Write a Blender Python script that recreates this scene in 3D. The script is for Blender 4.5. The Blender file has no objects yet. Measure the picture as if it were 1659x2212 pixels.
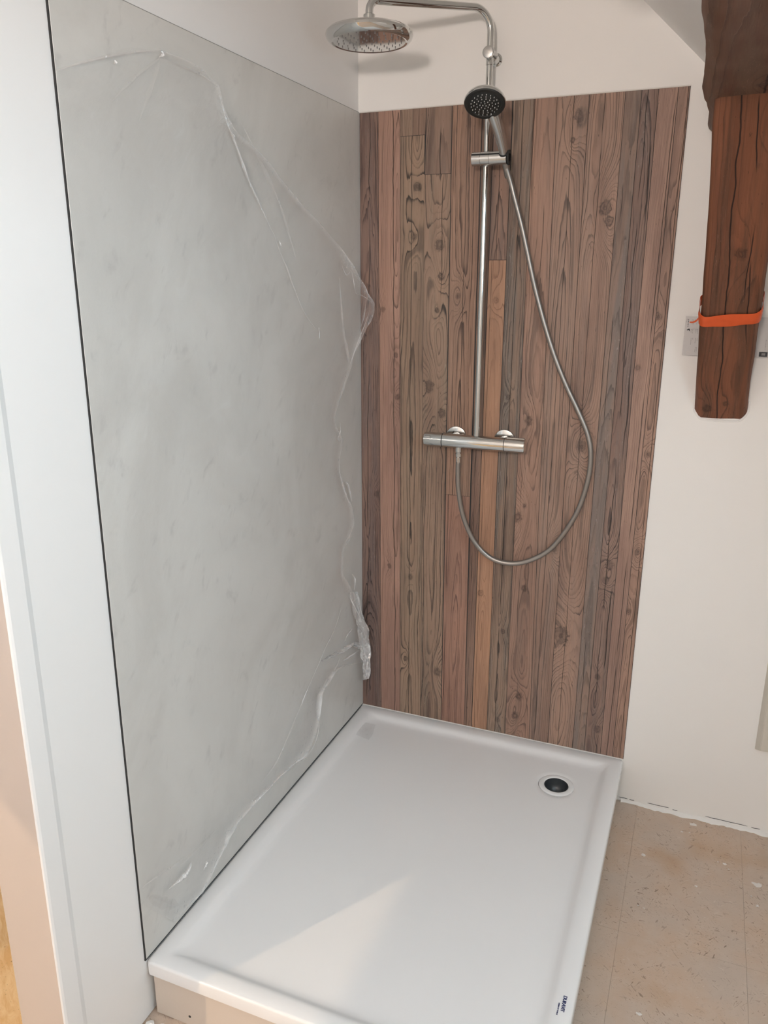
import bpy, bmesh, math, random
from mathutils import Vector, Matrix, Euler
from mathutils import noise as mnoise
random.seed(7)
S = bpy.context.scene
COL = S.collection

# ------------------------------------------------------------------ camera
FPX, CX, CY = 1702.4, 829.5, 1106.0
CAM = Vector((1.0147, -2.2956, 1.5938))
ROT = Euler((1.2871, -0.0023, 0.3864), 'XYZ').to_matrix()
cam = bpy.data.objects.new('camera', bpy.data.cameras.new('camera'))
COL.objects.link(cam)
cam.location = CAM
cam.rotation_euler = (1.2871, -0.0023, 0.3864)
cam.data.sensor_fit = 'VERTICAL'
cam.data.sensor_height = 36.0
cam.data.lens = FPX / 2212 * 36.0
cam.data.clip_start = 0.02
S.camera = cam

# ------------------------------------------------------------------ light
w = bpy.data.worlds.new('sky'); S.world = w; w.use_nodes = True
w.node_tree.nodes['Background'].inputs[0].default_value = (0.62, 0.72, 0.9, 1)
w.node_tree.nodes['Background'].inputs[1].default_value = 0.8

def area(name, loc, rot, sx, sy, power, color):
    l = bpy.data.lights.new(name, 'AREA'); l.shape = 'RECTANGLE'
    l.size = sx; l.size_y = sy; l.energy = power; l.color = color
    o = bpy.data.objects.new(name, l); COL.objects.link(o)
    o.location = loc; o.rotation_euler = rot
    return o
# daylight through the dormer window on the right
area('dormer_window_daylight', (1.98, -1.90, 1.84), (0, math.radians(90), 0), 0.56, 1.60, 22.5, (0.68, 0.89, 1.0))
LAMP = Vector((0.86, -3.30, 1.99))      # pendant lamp beside the photographer; its shadows fall on the back wall
sun = bpy.data.lights.new('sun', 'SUN'); sun.energy = 0.85; sun.angle = math.radians(0.7); sun.color = (1.0, 0.72, 0.47)
so = bpy.data.objects.new('sun', sun); COL.objects.link(so)
sd = Vector((0.526, 0.850, -0.577)).normalized()
so.rotation_euler = sd.to_track_quat('-Z', 'Y').to_euler(); so.location = (-4, -6, 5)

vs = S.view_settings
vs.view_transform = 'Standard'; vs.look = 'None'; vs.gamma = 1.0; vs.use_curve_mapping = False
vs.exposure = 0.0

# ------------------------------------------------------------------ helpers
def at(px, py, axis, val):
    """photo pixel -> point where its ray meets the plane  axis = val"""
    d = ROT @ Vector(((px - CX) / FPX, -(py - CY) / FPX, -1))
    return CAM + d * ((val - CAM[axis]) / d[axis])

def lin(c):
    return tuple(((v / 255) / 12.92 if v / 255 <= 0.04045 else ((v / 255 + 0.055) / 1.055) ** 2.4) for v in c)
def alb(c, k=1.0):
    """photo colour -> albedo, relative to the white wall"""
    ref = lin((204, 196, 188)); wal = (0.80, 0.785, 0.75)
    return tuple(min(0.9, k * a / r * wv) for a, r, wv in zip(lin(c), ref, wal))

def empty(name, loc=(0, 0, 0)):
    o = bpy.data.objects.new(name, None); COL.objects.link(o); o.location = loc
    o.empty_display_size = 0.05
    return o
def tag(o, label=None, cat=None, group=None, kind=None):
    if label: o['label'] = label
    if cat: o['category'] = cat
    if group: o['group'] = group
    if kind: o['kind'] = kind
    return o
def parent(o, p):
    if p is not None:
        o.parent = p
        o.matrix_parent_inverse = p.matrix_basis.inverted()   # every basis is a world matrix here
def obj(name, bm, mat, par=None, smooth=False, angle=40):
    me = bpy.data.meshes.new(name)
    bmesh.ops.recalc_face_normals(bm, faces=bm.faces[:])
    bm.to_mesh(me); bm.free()
    if smooth:
        for p in me.polygons: p.use_smooth = True
        try: me.set_sharp_from_angle(angle=math.radians(angle))
        except Exception: pass
    me.materials.append(mat)
    o = bpy.data.objects.new(name, me); COL.objects.link(o)
    parent(o, par)
    return o
def struct(name, bm, mat, par=None, **k):
    o = obj(name, bm, mat, par, **k); o['kind'] = 'structure'; return o
def box(bm, x0, x1, y0, y1, z0, z1, bev=0.0, seg=2, M=None):
    b = bmesh.new()
    bmesh.ops.create_cube(b, size=1)
    for v in b.verts:
        v.co = Vector(((x0 + x1) / 2 + v.co.x * (x1 - x0), (y0 + y1) / 2 + v.co.y * (y1 - y0), (z0 + z1) / 2 + v.co.z * (z1 - z0)))
    if bev > 0:
        bmesh.ops.bevel(b, geom=b.edges[:], offset=bev, segments=seg, affect='EDGES', profile=0.5)
    if M is not None: bmesh.ops.transform(b, matrix=M, verts=b.verts[:])
    merge(bm, b); return bm
def merge(bm, b):
    me = bpy.data.meshes.new('tmp'); b.to_mesh(me); b.free(); bm.from_mesh(me); bpy.data.meshes.remove(me)
def bbox(*a, **k): return box(bmesh.new(), *a, **k)
def frame_from(d):
    d = d.normalized(); up = Vector((0, 0, 1)) if abs(d.z) < 0.9 else Vector((1, 0, 0))
    a = d.cross(up).normalized(); b = d.cross(a).normalized(); return a, b
def tube(bm, pts, rads, n=20, cap=True):
    """swept tube with parallel transport"""
    pts = [Vector(p) for p in pts]
    if not isinstance(rads, (list, tuple)): rads = [rads] * len(pts)
    rings = []; a = None
    for i, p in enumerate(pts):
        d = (pts[min(i + 1, len(pts) - 1)] - pts[max(i - 1, 0)]).normalized()
        if a is None: a, b = frame_from(d)
        else:
            a = (a - d * a.dot(d)).normalized(); b = d.cross(a)
        rings.append([bm.verts.new(p + (a * math.cos(t) + b * math.sin(t)) * rads[i]) for t in [2 * math.pi * k / n for k in range(n)]])
    for r0, r1 in zip(rings, rings[1:]):
        for k in range(n): bm.faces.new((r0[k], r0[(k + 1) % n], r1[(k + 1) % n], r1[k]))
    if cap:
        bm.faces.new(rings[0]); bm.faces.new(rings[-1])
    return bm
def lathe(bm, prof, origin, axis, n=48):
    """profile of (radius, distance along axis)"""
    axis = Vector(axis).normalized(); a, b = frame_from(axis); O = Vector(origin)
    rings = []
    for r, h in prof:
        if r < 1e-6: rings.append([bm.verts.new(O + axis * h)])
        else: rings.append([bm.verts.new(O + axis * h + (a * math.cos(t) + b * math.sin(t)) * r) for t in [2 * math.pi * k / n for k in range(n)]])
    for r0, r1 in zip(rings, rings[1:]):
        for k in range(n):
            k2 = (k + 1) % n
            if len(r0) == 1 and len(r1) == 1: continue
            if len(r0) == 1: bm.faces.new((r0[0], r1[k], r1[k2]))
            elif len(r1) == 1: bm.faces.new((r0[k], r0[k2], r1[0]))
            else: bm.faces.new((r0[k], r0[k2], r1[k2], r1[k]))
    return bm
def catmull(P, sub=8):
    P = [Vector(p) for p in P]; out = []
    for i in range(len(P) - 1):
        p0 = P[max(i - 1, 0)]; p1 = P[i]; p2 = P[i + 1]; p3 = P[min(i + 2, len(P) - 1)]
        for k in range(sub):
            t = k / sub
            out.append(0.5 * ((2 * p1) + (p2 - p0) * t + (2 * p0 - 5 * p1 + 4 * p2 - p3) * t * t + (3 * p1 - p0 - 3 * p2 + p3) * t ** 3))
    out.append(P[-1]); return out
def lerp(a, b, t): return a + (b - a) * t
def table(xs, x):
    """piecewise linear lookup, xs sorted list of tuples (key, v1, v2..)"""
    if x <= xs[0][0]: return xs[0][1:]
    for a, b in zip(xs, xs[1:]):
        if x <= b[0]:
            t = (x - a[0]) / (b[0] - a[0]); return tuple(lerp(u, v, t) for u, v in zip(a[1:], b[1:]))
    return xs[-1][1:]
def sstep(a, b, x):
    t = max(0.0, min(1.0, (x - a) / (b - a))); return t * t * (3 - 2 * t)

# ------------------------------------------------------------------ materials
class NT:
    def __init__(s, name):
        s.m = bpy.data.materials.new(name); s.m.use_nodes = True
        s.t = s.m.node_tree; s.N = s.t.nodes; s.bsdf = s.N['Principled BSDF']; s.out = s.N['Material Output']
    def link(s, a, b): s.t.links.new(a, b)
    def put(s, v, sock):
        if hasattr(v, 'is_output') or isinstance(v, bpy.types.NodeSocket): s.link(v, sock)
        else: sock.default_value = v
    def math(s, op, a, b=0.0, c=None, clamp=False):
        n = s.N.new('ShaderNodeMath'); n.operation = op; n.use_clamp = clamp
        s.put(a, n.inputs[0]); s.put(b, n.inputs[1])
        if c is not None: s.put(c, n.inputs[2])
        return n.outputs[0]
    def coords(s, kind='Object'):
        n = s.N.new('ShaderNodeTexCoord'); sp = s.N.new('ShaderNodeSeparateXYZ')
        s.link(n.outputs[kind], sp.inputs[0]); s.vec = n.outputs[kind]
        return sp.outputs
    def comb(s, x, y, z):
        n = s.N.new('ShaderNodeCombineXYZ')
        for i, v in enumerate((x, y, z)): s.put(v, n.inputs[i])
        return n.outputs[0]
    def mapv(s, v, scale=(1, 1, 1), rot=(0, 0, 0), loc=(0, 0, 0)):
        for r, sc, lo in ((rot, (1, 1, 1), loc), ((0, 0, 0), scale, (0, 0, 0))):     # rotate first, then stretch
            n = s.N.new('ShaderNodeMapping'); s.link(v, n.inputs[0])
            n.inputs['Location'].default_value = lo; n.inputs['Rotation'].default_value = r; n.inputs['Scale'].default_value = sc
            v = n.outputs[0]
        return v
    def world(s):
        s.vec = s.N.new('ShaderNodeNewGeometry').outputs['Position']; return s.vec
    def noise(s, v, scale=1.0, detail=2.0, rough=0.5, dist=0.0):
        n = s.N.new('ShaderNodeTexNoise'); s.put(v, n.inputs['Vector'])
        n.inputs['Scale'].default_value = scale; n.inputs['Detail'].default_value = detail
        n.inputs['Roughness'].default_value = rough; n.inputs['Distortion'].default_value = dist
        return n.outputs[0]
    def noise1(s, wv, detail=1.0):
        n = s.N.new('ShaderNodeTexNoise'); n.noise_dimensions = '1D'; s.put(wv, n.inputs['W'])
        n.inputs['Scale'].default_value = 1; n.inputs['Detail'].default_value = detail
        return n.outputs[0]
    def ramp(s, f, a, b, clamp=True):
        n = s.N.new('ShaderNodeMapRange'); n.interpolation_type = 'SMOOTHSTEP'
        s.put(f, n.inputs[0]); n.inputs[1].default_value = a; n.inputs[2].default_value = b
        return n.outputs[0]
    def mix(s, f, a, b):
        n = s.N.new('ShaderNodeMix'); n.data_type = 'RGBA'
        s.put(f, n.inputs[0])
        for v, k in ((a, 6), (b, 7)):
            if isinstance(v, tuple): n.inputs[k].default_value = (*v[:3], 1)
            else: s.link(v, n.inputs[k])
        return n.outputs[2]
    def bump(s, h, strength=0.3, dist=0.002):
        n = s.N.new('ShaderNodeBump'); n.inputs['Strength'].default_value = strength; n.inputs['Distance'].default_value = dist
        s.link(h, n.inputs['Height']); s.link(n.outputs[0], s.bsdf.inputs['Normal']); return n.outputs[0]
    def base(s, v):
        if isinstance(v, tuple): s.bsdf.inputs['Base Color'].default_value = (*v[:3], 1)
        else: s.link(v, s.bsdf.inputs['Base Color'])
    def set(s, **k):
        for n, v in k.items():
            n = {'rough': 'Roughness', 'metal': 'Metallic', 'spec': 'Specular IOR Level', 'coat': 'Coat Weight', 'coatr': 'Coat Roughness'}[n]
            s.put(v, s.bsdf.inputs[n])
        return s

def plain(name, col, rough=0.5, metal=0.0, var=0.04, scale=30, bump=0.0, bscale=200, spec=0.5, coat=0.0):
    t = NT(name); t.coords()
    n = t.noise(t.vec, scale, 3)
    d = tuple(max(0, c * (1 - var * 2)) for c in col)
    t.base(t.mix(n, d, tuple(min(1, c * (1 + var)) for c in col)))
    t.set(rough=rough, metal=metal, spec=spec, coat=coat)
    if bump: t.bump(t.noise(t.vec, bscale, 2), bump, 0.001)
    return t.m

def wood(name, base, dark, seed, xc, spacing=0.005, d0=0.02, slope=0.02, zc=1.1, wobx=0.03, wobd=0.05, knots=(), cracks=(),
         grey=0.25, greycol=(0.11, 0.095, 0.085), line=0.75, fibre=0.35, light=None, rough=0.55, bmp=0.5, spec=0.35, mean=None):
    """plain-sawn board: growth rings cut lengthwise, bending round the knots, with cracks"""
    t = NT(name); X, Y, Z = t.coords()[:3]
    M = t.math
    base = tuple(lerp(c, m_, 0.42) for c, m_ in zip(base, mean)) if mean else base
    nlow = M('SUBTRACT', t.noise(t.comb(M('MULTIPLY', X, 5), seed, M('MULTIPLY', Z, 1.3)), 1, 2), 0.5)
    nz = M('SUBTRACT', t.noise(t.comb(seed * 1.7, M('MULTIPLY', X, 2), M('MULTIPLY', Z, 1.5)), 1, 1.0), 0.5)
    nmid = M('SUBTRACT', t.noise(t.comb(M('MULTIPLY', X, 60), seed, M('MULTIPLY', Z, 7)), 1, 2), 0.5)
    njag = M('SUBTRACT', t.noise(t.comb(M('MULTIPLY', X, 260), seed, M('MULTIPLY', Z, 22)), 1, 2), 0.5)
    nk = M('SUBTRACT', t.noise(t.vec, 110, 2), 0.5)
    dx = M('ADD', M('SUBTRACT', X, xc), M('MULTIPLY', nlow, wobx))
    d = M('ADD', M('MULTIPLY_ADD', M('SUBTRACT', Z, zc), slope, d0), M('MULTIPLY', nz, wobd))
    r = M('SQRT', M('ADD', M('MULTIPLY', dx, dx), M('ADD', M('MULTIPLY', d, d), 1e-6)))
    r = M('MULTIPLY_ADD', nmid, 0.007, r)
    core = None
    for (kx, kz, kr, st) in knots:
        ex = M('SUBTRACT', X, kx); dz = M('SUBTRACT', Z, kz); ez = M('MULTIPLY', dz, 0.80); ez2 = M('MULTIPLY', dz, 0.36)
        big = M('DIVIDE', M('ADD', M('MULTIPLY', ex, ex), M('MULTIPLY', ez2, ez2)), (2.5 * kr) ** 2)
        r = M('MULTIPLY_ADD', M('EXPONENT', M('MULTIPLY', big, -1.0)), st * 1.35, r)
        e = M('SQRT', M('ADD', M('MULTIPLY', ex, ex), M('MULTIPLY', ez, ez)))
        e = M('DIVIDE', M('MULTIPLY_ADD', nk, kr * 1.3, e), kr)
        halo = M('MULTIPLY', t.ramp(e, 1.7, 0.8), 0.35)
        c = M('MULTIPLY', t.ramp(e, 1.0, 0.75), M('MULTIPLY_ADD', t.noise(t.comb(M('MULTIPLY', e, 3.5), seed, 3.3), 1, 2), 1.5, -0.15))
        ring = M('MULTIPLY', t.ramp(M('ABSOLUTE', M('SUBTRACT', e, 0.92)), 0.30, 0.05), M('MULTIPLY_ADD', nmid, 1.6, 0.65))
        c = M('MAXIMUM', M('MAXIMUM', c, ring), halo)
        core = c if core is None else M('MAXIMUM', core, c)
    ph = M('DIVIDE', r, spacing * 0.80)
    ph = M('MULTIPLY_ADD', t.noise1(M('MULTIPLY', ph, 0.37), 1), 2.4, ph)
    ph = M('MULTIPLY_ADD', njag, 0.30, ph)
    fr = M('FRACT', ph)
    ln = M('MULTIPLY', M('MULTIPLY_ADD', M('POWER', fr, 2.0), 0.38, M('MULTIPLY', t.ramp(fr, 0.66, 0.90), 0.75)), t.ramp(fr, 1.0, 0.95))
    gate = t.ramp(t.noise1(M('MULTIPLY_ADD', M('FLOOR', ph), 0.73, seed), 0), 0.32, 0.62)
    patchy = t.ramp(t.noise(t.comb(M('MULTIPLY', X, 30), seed + 5, M('MULTIPLY', Z, 3.0)), 1, 3), 0.28, 0.62)
    ln = M('MULTIPLY', M('MULTIPLY', ln, M('MULTIPLY_ADD', gate, 0.7, 0.3)), M('MULTIPLY_ADD', patchy, 0.75, 0.25))
    blot = M('MULTIPLY', t.ramp(M('ABSOLUTE', M('SUBTRACT', M('FRACT', M('MULTIPLY', ph, 0.23)), 0.5)), 0.13, 0.03),
             t.ramp(t.noise(t.comb(M('MULTIPLY', X, 18), seed + 9, M('MULTIPLY', Z, 4)), 1, 2), 0.50, 0.60))
    ln = M('MAXIMUM', ln, M('MULTIPLY', blot, 0.58))
    fib = t.noise(t.comb(M('MULTIPLY', X, 420), seed, M('MULTIPLY', Z, 9)), 1, 3, 0.65)
    fib2 = t.ramp(t.noise(t.comb(M('MULTIPLY', X, 700), seed + 2, M('MULTIPLY', Z, 26)), 1, 2), 0.56, 0.74)
    lt = light or tuple(min(1, c * 1.30 + 0.012) for c in base)
    col = t.mix(M('MULTIPLY', t.ramp(fib, 0.3, 0.75), fibre * 1.3, clamp=True), tuple(c * 0.93 for c in base), lt)
    # slow drift of tone along and across the boards
    tone = t.noise(t.comb(M('MULTIPLY', X, 11), seed * 0.3, M('MULTIPLY', Z, 1.7)), 1, 4, 0.6)
    col = t.mix(M('MULTIPLY', t.ramp(tone, 0.44, 0.66), 0.75), col, tuple(c * k for c, k in zip(base, (0.66, 0.64, 0.66))))
    col = t.mix(M('MULTIPLY', t.ramp(tone, 0.46, 0.25), 0.45), col, tuple(min(1, c * k) for c, k in zip(base, (1.30, 1.22, 1.14))))
    gp = t.ramp(t.noise(t.comb(M('MULTIPLY', X, 34), seed + 11, M('MULTIPLY', Z, 2.2)), 1, 4, 0.65), 0.44, 0.64)
    col = t.mix(M('MULTIPLY', gp, grey, clamp=True), col, greycol)
    col = t.mix(M('MULTIPLY', ln, line * 1.15, clamp=True), col, tuple(c * 0.70 for c in dark))
    col = t.mix(M('MULTIPLY', fib2, fibre * 0.55), col, tuple(min(1, c * 1.45 + 0.03) for c in base))
    if grey > 0.35:
        fl_ = t.ramp(t.noise(t.comb(M('MULTIPLY', X, 230), seed + 6, M('MULTIPLY', Z, 34)), 1, 3, 0.6, 1.5), 0.60, 0.70)
        col = t.mix(M('MULTIPLY', M('MULTIPLY', fl_, gp), 0.5), col, tuple(min(1, c * 2.0 + 0.03) for c in greycol))
    speck = t.ramp(t.noise(t.comb(M('MULTIPLY', X, 300), seed + 4, M('MULTIPLY', Z, 60)), 1, 2), 0.70, 0.78)
    col = t.mix(M('MULTIPLY', speck, 0.7), col, tuple(c * 0.5 for c in dark))
    hgt = M('MULTIPLY_ADD', ln, -0.8, M('MULTIPLY', fib, 0.6))
    if core is not None:
        col = t.mix(M('MULTIPLY', core, 0.78, clamp=True), col, tuple(c * 0.45 for c in dark))
        hgt = M('MULTIPLY_ADD', core, -0.6, hgt)
    for (x0, sl, amp, wd, g0) in cracks:
        wob = M('MULTIPLY', M('SUBTRACT', t.noise1(M('MULTIPLY_ADD', Z, 5.5, seed + x0 * 91), 3), 0.5), amp)
        xx = M('SUBTRACT', M('SUBTRACT', X, x0), M('MULTIPLY_ADD', M('SUBTRACT', Z, zc), sl, wob))
        gg = t.ramp(t.noise1(M('MULTIPLY_ADD', Z, 3.1, seed * 3 + x0 * 40), 2), g0, g0 + 0.12)
        ck = M('MULTIPLY', t.ramp(M('ABSOLUTE', xx), wd * 1.25, wd * 0.5), gg)
        col = t.mix(M('MULTIPLY', ck, 0.92), col, tuple(c * 0.22 for c in dark))
        hgt = M('MULTIPLY_ADD', ck, -1.5, hgt)
    t.base(col); t.set(rough=rough, spec=spec)
    t.bump(hgt, bmp, 0.0012)
    return t.m

def plaster(name, col, rough=0.85, bmp=0.12, scale=140):
    t = NT(name); t.coords()
    n = t.noise(t.vec, 2.2, 3); n2 = t.noise(t.vec, scale, 3)
    t.base(t.mix(n, tuple(c * 0.975 for c in col), tuple(min(1, c * 1.015) for c in col)))
    t.set(rough=rough, spec=0.3); t.bump(n2, bmp, 0.001); return t.m

M_wall = plaster('white_plaster', (0.855, 0.835, 0.805))
M_wallL = plaster('white_board_paint', (0.85, 0.845, 0.835), rough=0.6, bmp=0.05)
M_ceil = plaster('white_ceiling_paint', (0.86, 0.845, 0.82))
M_chrome = plain('chrome', (0.66, 0.67, 0.66), rough=0.07, metal=1.0, var=0.01)
M_satin = plain('satin_chrome', (0.62, 0.62, 0.61), rough=0.24, metal=1.0, var=0.02)
M_hose = plain('silver_hose', (0.33, 0.31, 0.29), rough=0.36, metal=0.85, var=0.03)
M_blackplastic = plain('black_plastic', (0.012, 0.014, 0.013), rough=0.38)
M_nozzle = plain('pale_silicone', (0.62, 0.62, 0.60), rough=0.4)
M_acryl = plain('white_acrylic', (0.86, 0.865, 0.87), rough=0.22, var=0.006, scale=3, coat=0.15)
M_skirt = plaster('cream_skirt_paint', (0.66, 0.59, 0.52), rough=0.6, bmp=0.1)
M_dark = plain('dark_joint', (0.02, 0.02, 0.02), rough=0.7)
M_blue = plain('blue_print', (0.02, 0.03, 0.12), rough=0.5)
M_paper = plain('paper', (0.62, 0.60, 0.59), rough=0.7, var=0.02)
M_ink = plain('ink', (0.03, 0.03, 0.035), rough=0.6)
M_inkgrey = plain('grey_ink', (0.25, 0.24, 0.24), rough=0.6)
M_cup = plain('dark_grey_drain', (0.045, 0.05, 0.055), rough=0.35)
M_cream = plain('cream_cover', (0.62, 0.58, 0.51), rough=0.45, var=0.01)

def strap_mat():
    t = NT('orange_strap'); X, Y, Z = t.coords()[:3]
    n = t.noise(t.vec, 60, 2)
    t.base(t.mix(n, (0.56, 0.075, 0.012), (0.70, 0.11, 0.025))); t.set(rough=0.35); return t.m
M_strap = strap_mat()

def marble_mat():
    t = NT('pale_stone_laminate'); X, Y, Z = t.coords()[:3]
    n1 = t.noise(t.mapv(t.vec, (1, 3.0, 2.2), (0.5, 0, 0)), 1, 6, 0.62, 0.6)
    n2 = t.noise(t.mapv(t.vec, (1, 16, 9), (0.6, 0, 0)), 1, 4, 0.6, 1.2)
    n3 = t.noise(t.mapv(t.vec, (1, 34, 20), (0.4, 0, 0)), 1, 3, 0.6)
    c = t.mix(t.ramp(n1, 0.3, 0.7), (0.585, 0.575, 0.545), (0.675, 0.668, 0.638))
    c = t.mix(t.math('MULTIPLY', t.math('MULTIPLY', t.ramp(n2, 0.54, 0.72), t.ramp(n3, 0.42, 0.62)), 0.36), c, (0.40, 0.395, 0.385))
    c = t.mix(t.math('MULTIPLY', t.ramp(n2, 0.42, 0.22), 0.3), c, (0.72, 0.72, 0.70))
    t.base(c); t.set(rough=0.34, spec=0.45); return t.m
M_marble = marble_mat()

def lino_mat():
    t = NT('worn_linoleum'); v = t.world()
    n1 = t.noise(v, 4.0, 4, 0.6); n2 = t.noise(v, 22, 4, 0.65, 0.5)
    c = t.mix(t.ramp(n1, 0.35, 0.65), (0.57, 0.43, 0.325), (0.54, 0.445, 0.37))
    c = t.mix(t.math('MULTIPLY', t.ramp(n2, 0.35, 0.75), 0.55), c, (0.60, 0.50, 0.415))
    rust = t.ramp(t.noise(v, 2.6, 3, 0.6), 0.58, 0.76)
    c = t.mix(t.math('MULTIPLY', rust, 0.55), c, (0.42, 0.24, 0.11))
    for ang, thr, seed, a, b, dk in ((0.5, 0.655, 1, 150, 45, 0.85), (-0.65, 0.66, 5, 170, 52, 0.8), (1.45, 0.66, 9, 160, 44, 0.8), (2.2, 0.66, 14, 210, 62, 0.8), (0.95, 0.67, 33, 420, 130, 0.6), (-1.1, 0.67, 38, 420, 130, 0.6)):
        f = t.noise(t.mapv(v, (a, b, 1), (0, 0, ang), (seed, seed * 2.3, 0)), 1, 2, 0.5, 0.9)
        g = t.ramp(t.noise(v, 7 + seed * 0.3, 2), 0.40, 0.72)
        k = t.math('MULTIPLY', t.ramp(f, thr - 0.02, thr + 0.05), g)
        c = t.mix(t.math('MULTIPLY', k, dk), c, (0.17, 0.11, 0.072))
    for ang, thr, seed in ((0.9, 0.69, 21), (-1.2, 0.70, 27)):
        f = t.noise(t.mapv(v, (190, 50, 1), (0, 0, ang), (seed, seed, 0)), 1, 2, 0.5, 0.6)
        c = t.mix(t.math('MULTIPLY', t.ramp(f, thr - 0.02, thr + 0.07), 0.5), c, (0.66, 0.57, 0.49))
    sp = t.noise(v, 120, 2)
    c = t.mix(t.math('MULTIPLY', t.ramp(sp, 0.75, 0.80), 0.8), c, (0.66, 0.62, 0.57))
    t.base(c); t.set(rough=0.55, spec=0.35); t.bump(n2, 0.12, 0.001); return t.m
M_lino = lino_mat()

def osb_mat():
    t = NT('orange_chipboard'); t.coords()
    n = t.noise(t.mapv(t.vec, (14, 60, 1), (0, 0, 0.6)), 1, 4, 0.65, 1.0)
    n2 = t.noise(t.vec, 150, 2)
    c = t.mix(t.ramp(n, 0.3, 0.7), (0.74, 0.47, 0.21), (0.86, 0.64, 0.36))
    c = t.mix(t.math('MULTIPLY', t.ramp(n2, 0.66, 0.76), 0.8), c, (0.16, 0.08, 0.03))
    t.base(c); t.set(rough=0.6); return t.m
M_osb = osb_mat()

def film_mat():
    t = NT('clear_film'); X, Y, Z = t.coords()[:3]
    N = t.N
    v = t.vec
    big = t.noise(t.mapv(v, (6, 7, 7)), 1, 3, 0.6, 1.0)
    w1 = t.noise(t.mapv(v, (20, 42, 16), (0.6, 0, 0)), 1, 3, 0.6, 1.6)
    hh = t.math('MULTIPLY_ADD', big, 1.4, t.math('MULTIPLY', w1, 0.5))
    bp = N.new('ShaderNodeBump'); bp.inputs['Strength'].default_value = 0.55; bp.inputs['Distance'].default_value = 0.012
    t.link(hh, bp.inputs['Height'])
    gl = N.new('ShaderNodeBsdfGlossy'); gl.inputs['Roughness'].default_value = 0.12
    gl.inputs['Color'].default_value = (0.95, 0.95, 0.95, 1); t.link(bp.outputs[0], gl.inputs['Normal'])
    tr = N.new('ShaderNodeBsdfTransparent'); tr.inputs['Color'].default_value = (1, 1, 1, 1)
    df = N.new('ShaderNodeBsdfDiffuse'); df.inputs['Color'].default_value = (0.94, 0.94, 0.94, 1)
    at_ = N.new('ShaderNodeAttribute'); at_.attribute_name = 'crease_glint'
    lw = N.new('ShaderNodeLayerWeight'); lw.inputs['Blend'].default_value = 0.5; t.link(bp.outputs[0], lw.inputs['Normal'])
    cr = t.ramp(t.noise(t.mapv(v, (60, 95, 45), (0.7, 0, 0)), 1, 3, 0.6, 2.2), 0.60, 0.74)
    milk_glint = t.math('MULTIPLY_ADD', t.math('MULTIPLY', at_.outputs['Fac'], t.math('MULTIPLY_ADD', cr, 1.0, 0.28)), 0.85, 0.03, clamp=True)
    milk_glint = t.math('ADD', milk_glint, t.math('MULTIPLY', t.math('POWER', at_.outputs['Fac'], 3.0), 0.5), clamp=True)  # strongest folds go diffuse white, painting in the window's glints
    gf = t.math('ADD', t.math('MULTIPLY', t.math('MULTIPLY', lw.outputs['Fresnel'], 0.45), t.math('MULTIPLY_ADD', at_.outputs['Fac'], 0.9, 0.12)), t.math('MULTIPLY_ADD', at_.outputs['Fac'], 0.22, 0.008), clamp=True)
    m1 = N.new('ShaderNodeMixShader'); t.link(gf, m1.inputs[0]); t.link(tr.outputs[0], m1.inputs[1]); t.link(gl.outputs[0], m1.inputs[2])
    m2 = N.new('ShaderNodeMixShader'); t.link(milk_glint, m2.inputs[0]); t.link(m1.outputs[0], m2.inputs[1]); t.link(df.outputs[0], m2.inputs[2])
    t.link(m2.outputs[0], t.out.inputs['Surface']); N.remove(t.bsdf)
    return t.m
M_film = film_mat()

# ------------------------------------------------------------------ the room
XR, YB, ZC = 2.03, -4.6, 2.60         # knee wall, rear wall, flat ceiling
XL = -1.2                             # outer wall of the adjoining room
def slab(bm, O, U, V, n, th, u0, u1, v0, v1, hole=None):
    """flat slab of thickness th behind the face O+uU+vV, with one rectangular opening"""
    O, U, V, n = map(Vector, (O, U, V, n))
    rects = [(u0, u1, v0, v1)]
    if hole:
        a, b, c, d = hole
        rects = [(u0, a, v0, v1), (b, u1, v0, v1), (a, b, v0, c), (a, b, d, v1)]
    for a, b, c, d in rects:
        P = [O + U * u + V * v for u, v in ((a, c), (b, c), (b, d), (a, d))]
        f = [bm.verts.new(p) for p in P]; k = [bm.verts.new(p - n * th) for p in P]
        bm.faces.new(f); bm.faces.new(k)
        for i in range(4): bm.faces.new((f[i], f[(i + 1) % 4], k[(i + 1) % 4], k[i]))
    return bm

# floor: base slab, linoleum tiles laid on it as children
fl = struct('floor', bbox(-0.115, 2.2, YB - 0.1, 0.1, -0.12, -0.004), M_lino)
tb = bbox(-0.1498, 0.1498, -0.1498, 0.1498, -0.004, 0.0)
tile_me = None
for i in range(-3, 5):
    for j in range(0, 7):
        x0 = 0.957 + 0.30 * (i - 1); y1 = 0.05 - 0.30 * j
        if x0 < -0.2 or x0 + 0.3 < 0.0: continue
        if x0 + 0.3 < 0.9 and y1 - 0.3 > -1.2: continue
        if tile_me is None:
            o = obj('floor_tile', tb, M_lino, fl); tile_me = o.data
        else:
            o = bpy.data.objects.new('floor_tile', tile_me); COL.objects.link(o); parent(o, fl)
        o.location = (x0 + 0.15, y1 - 0.15, 0)
fl2 = struct('floor_adjoining', bbox(XL - 0.1, -0.1155, YB - 0.1, 0.1, -0.12, 0.0), M_osb)

struct('wall_back', bbox(-1.3, 2.2, 0.0, 0.12, -0.1, 2.75), M_wall)
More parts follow.
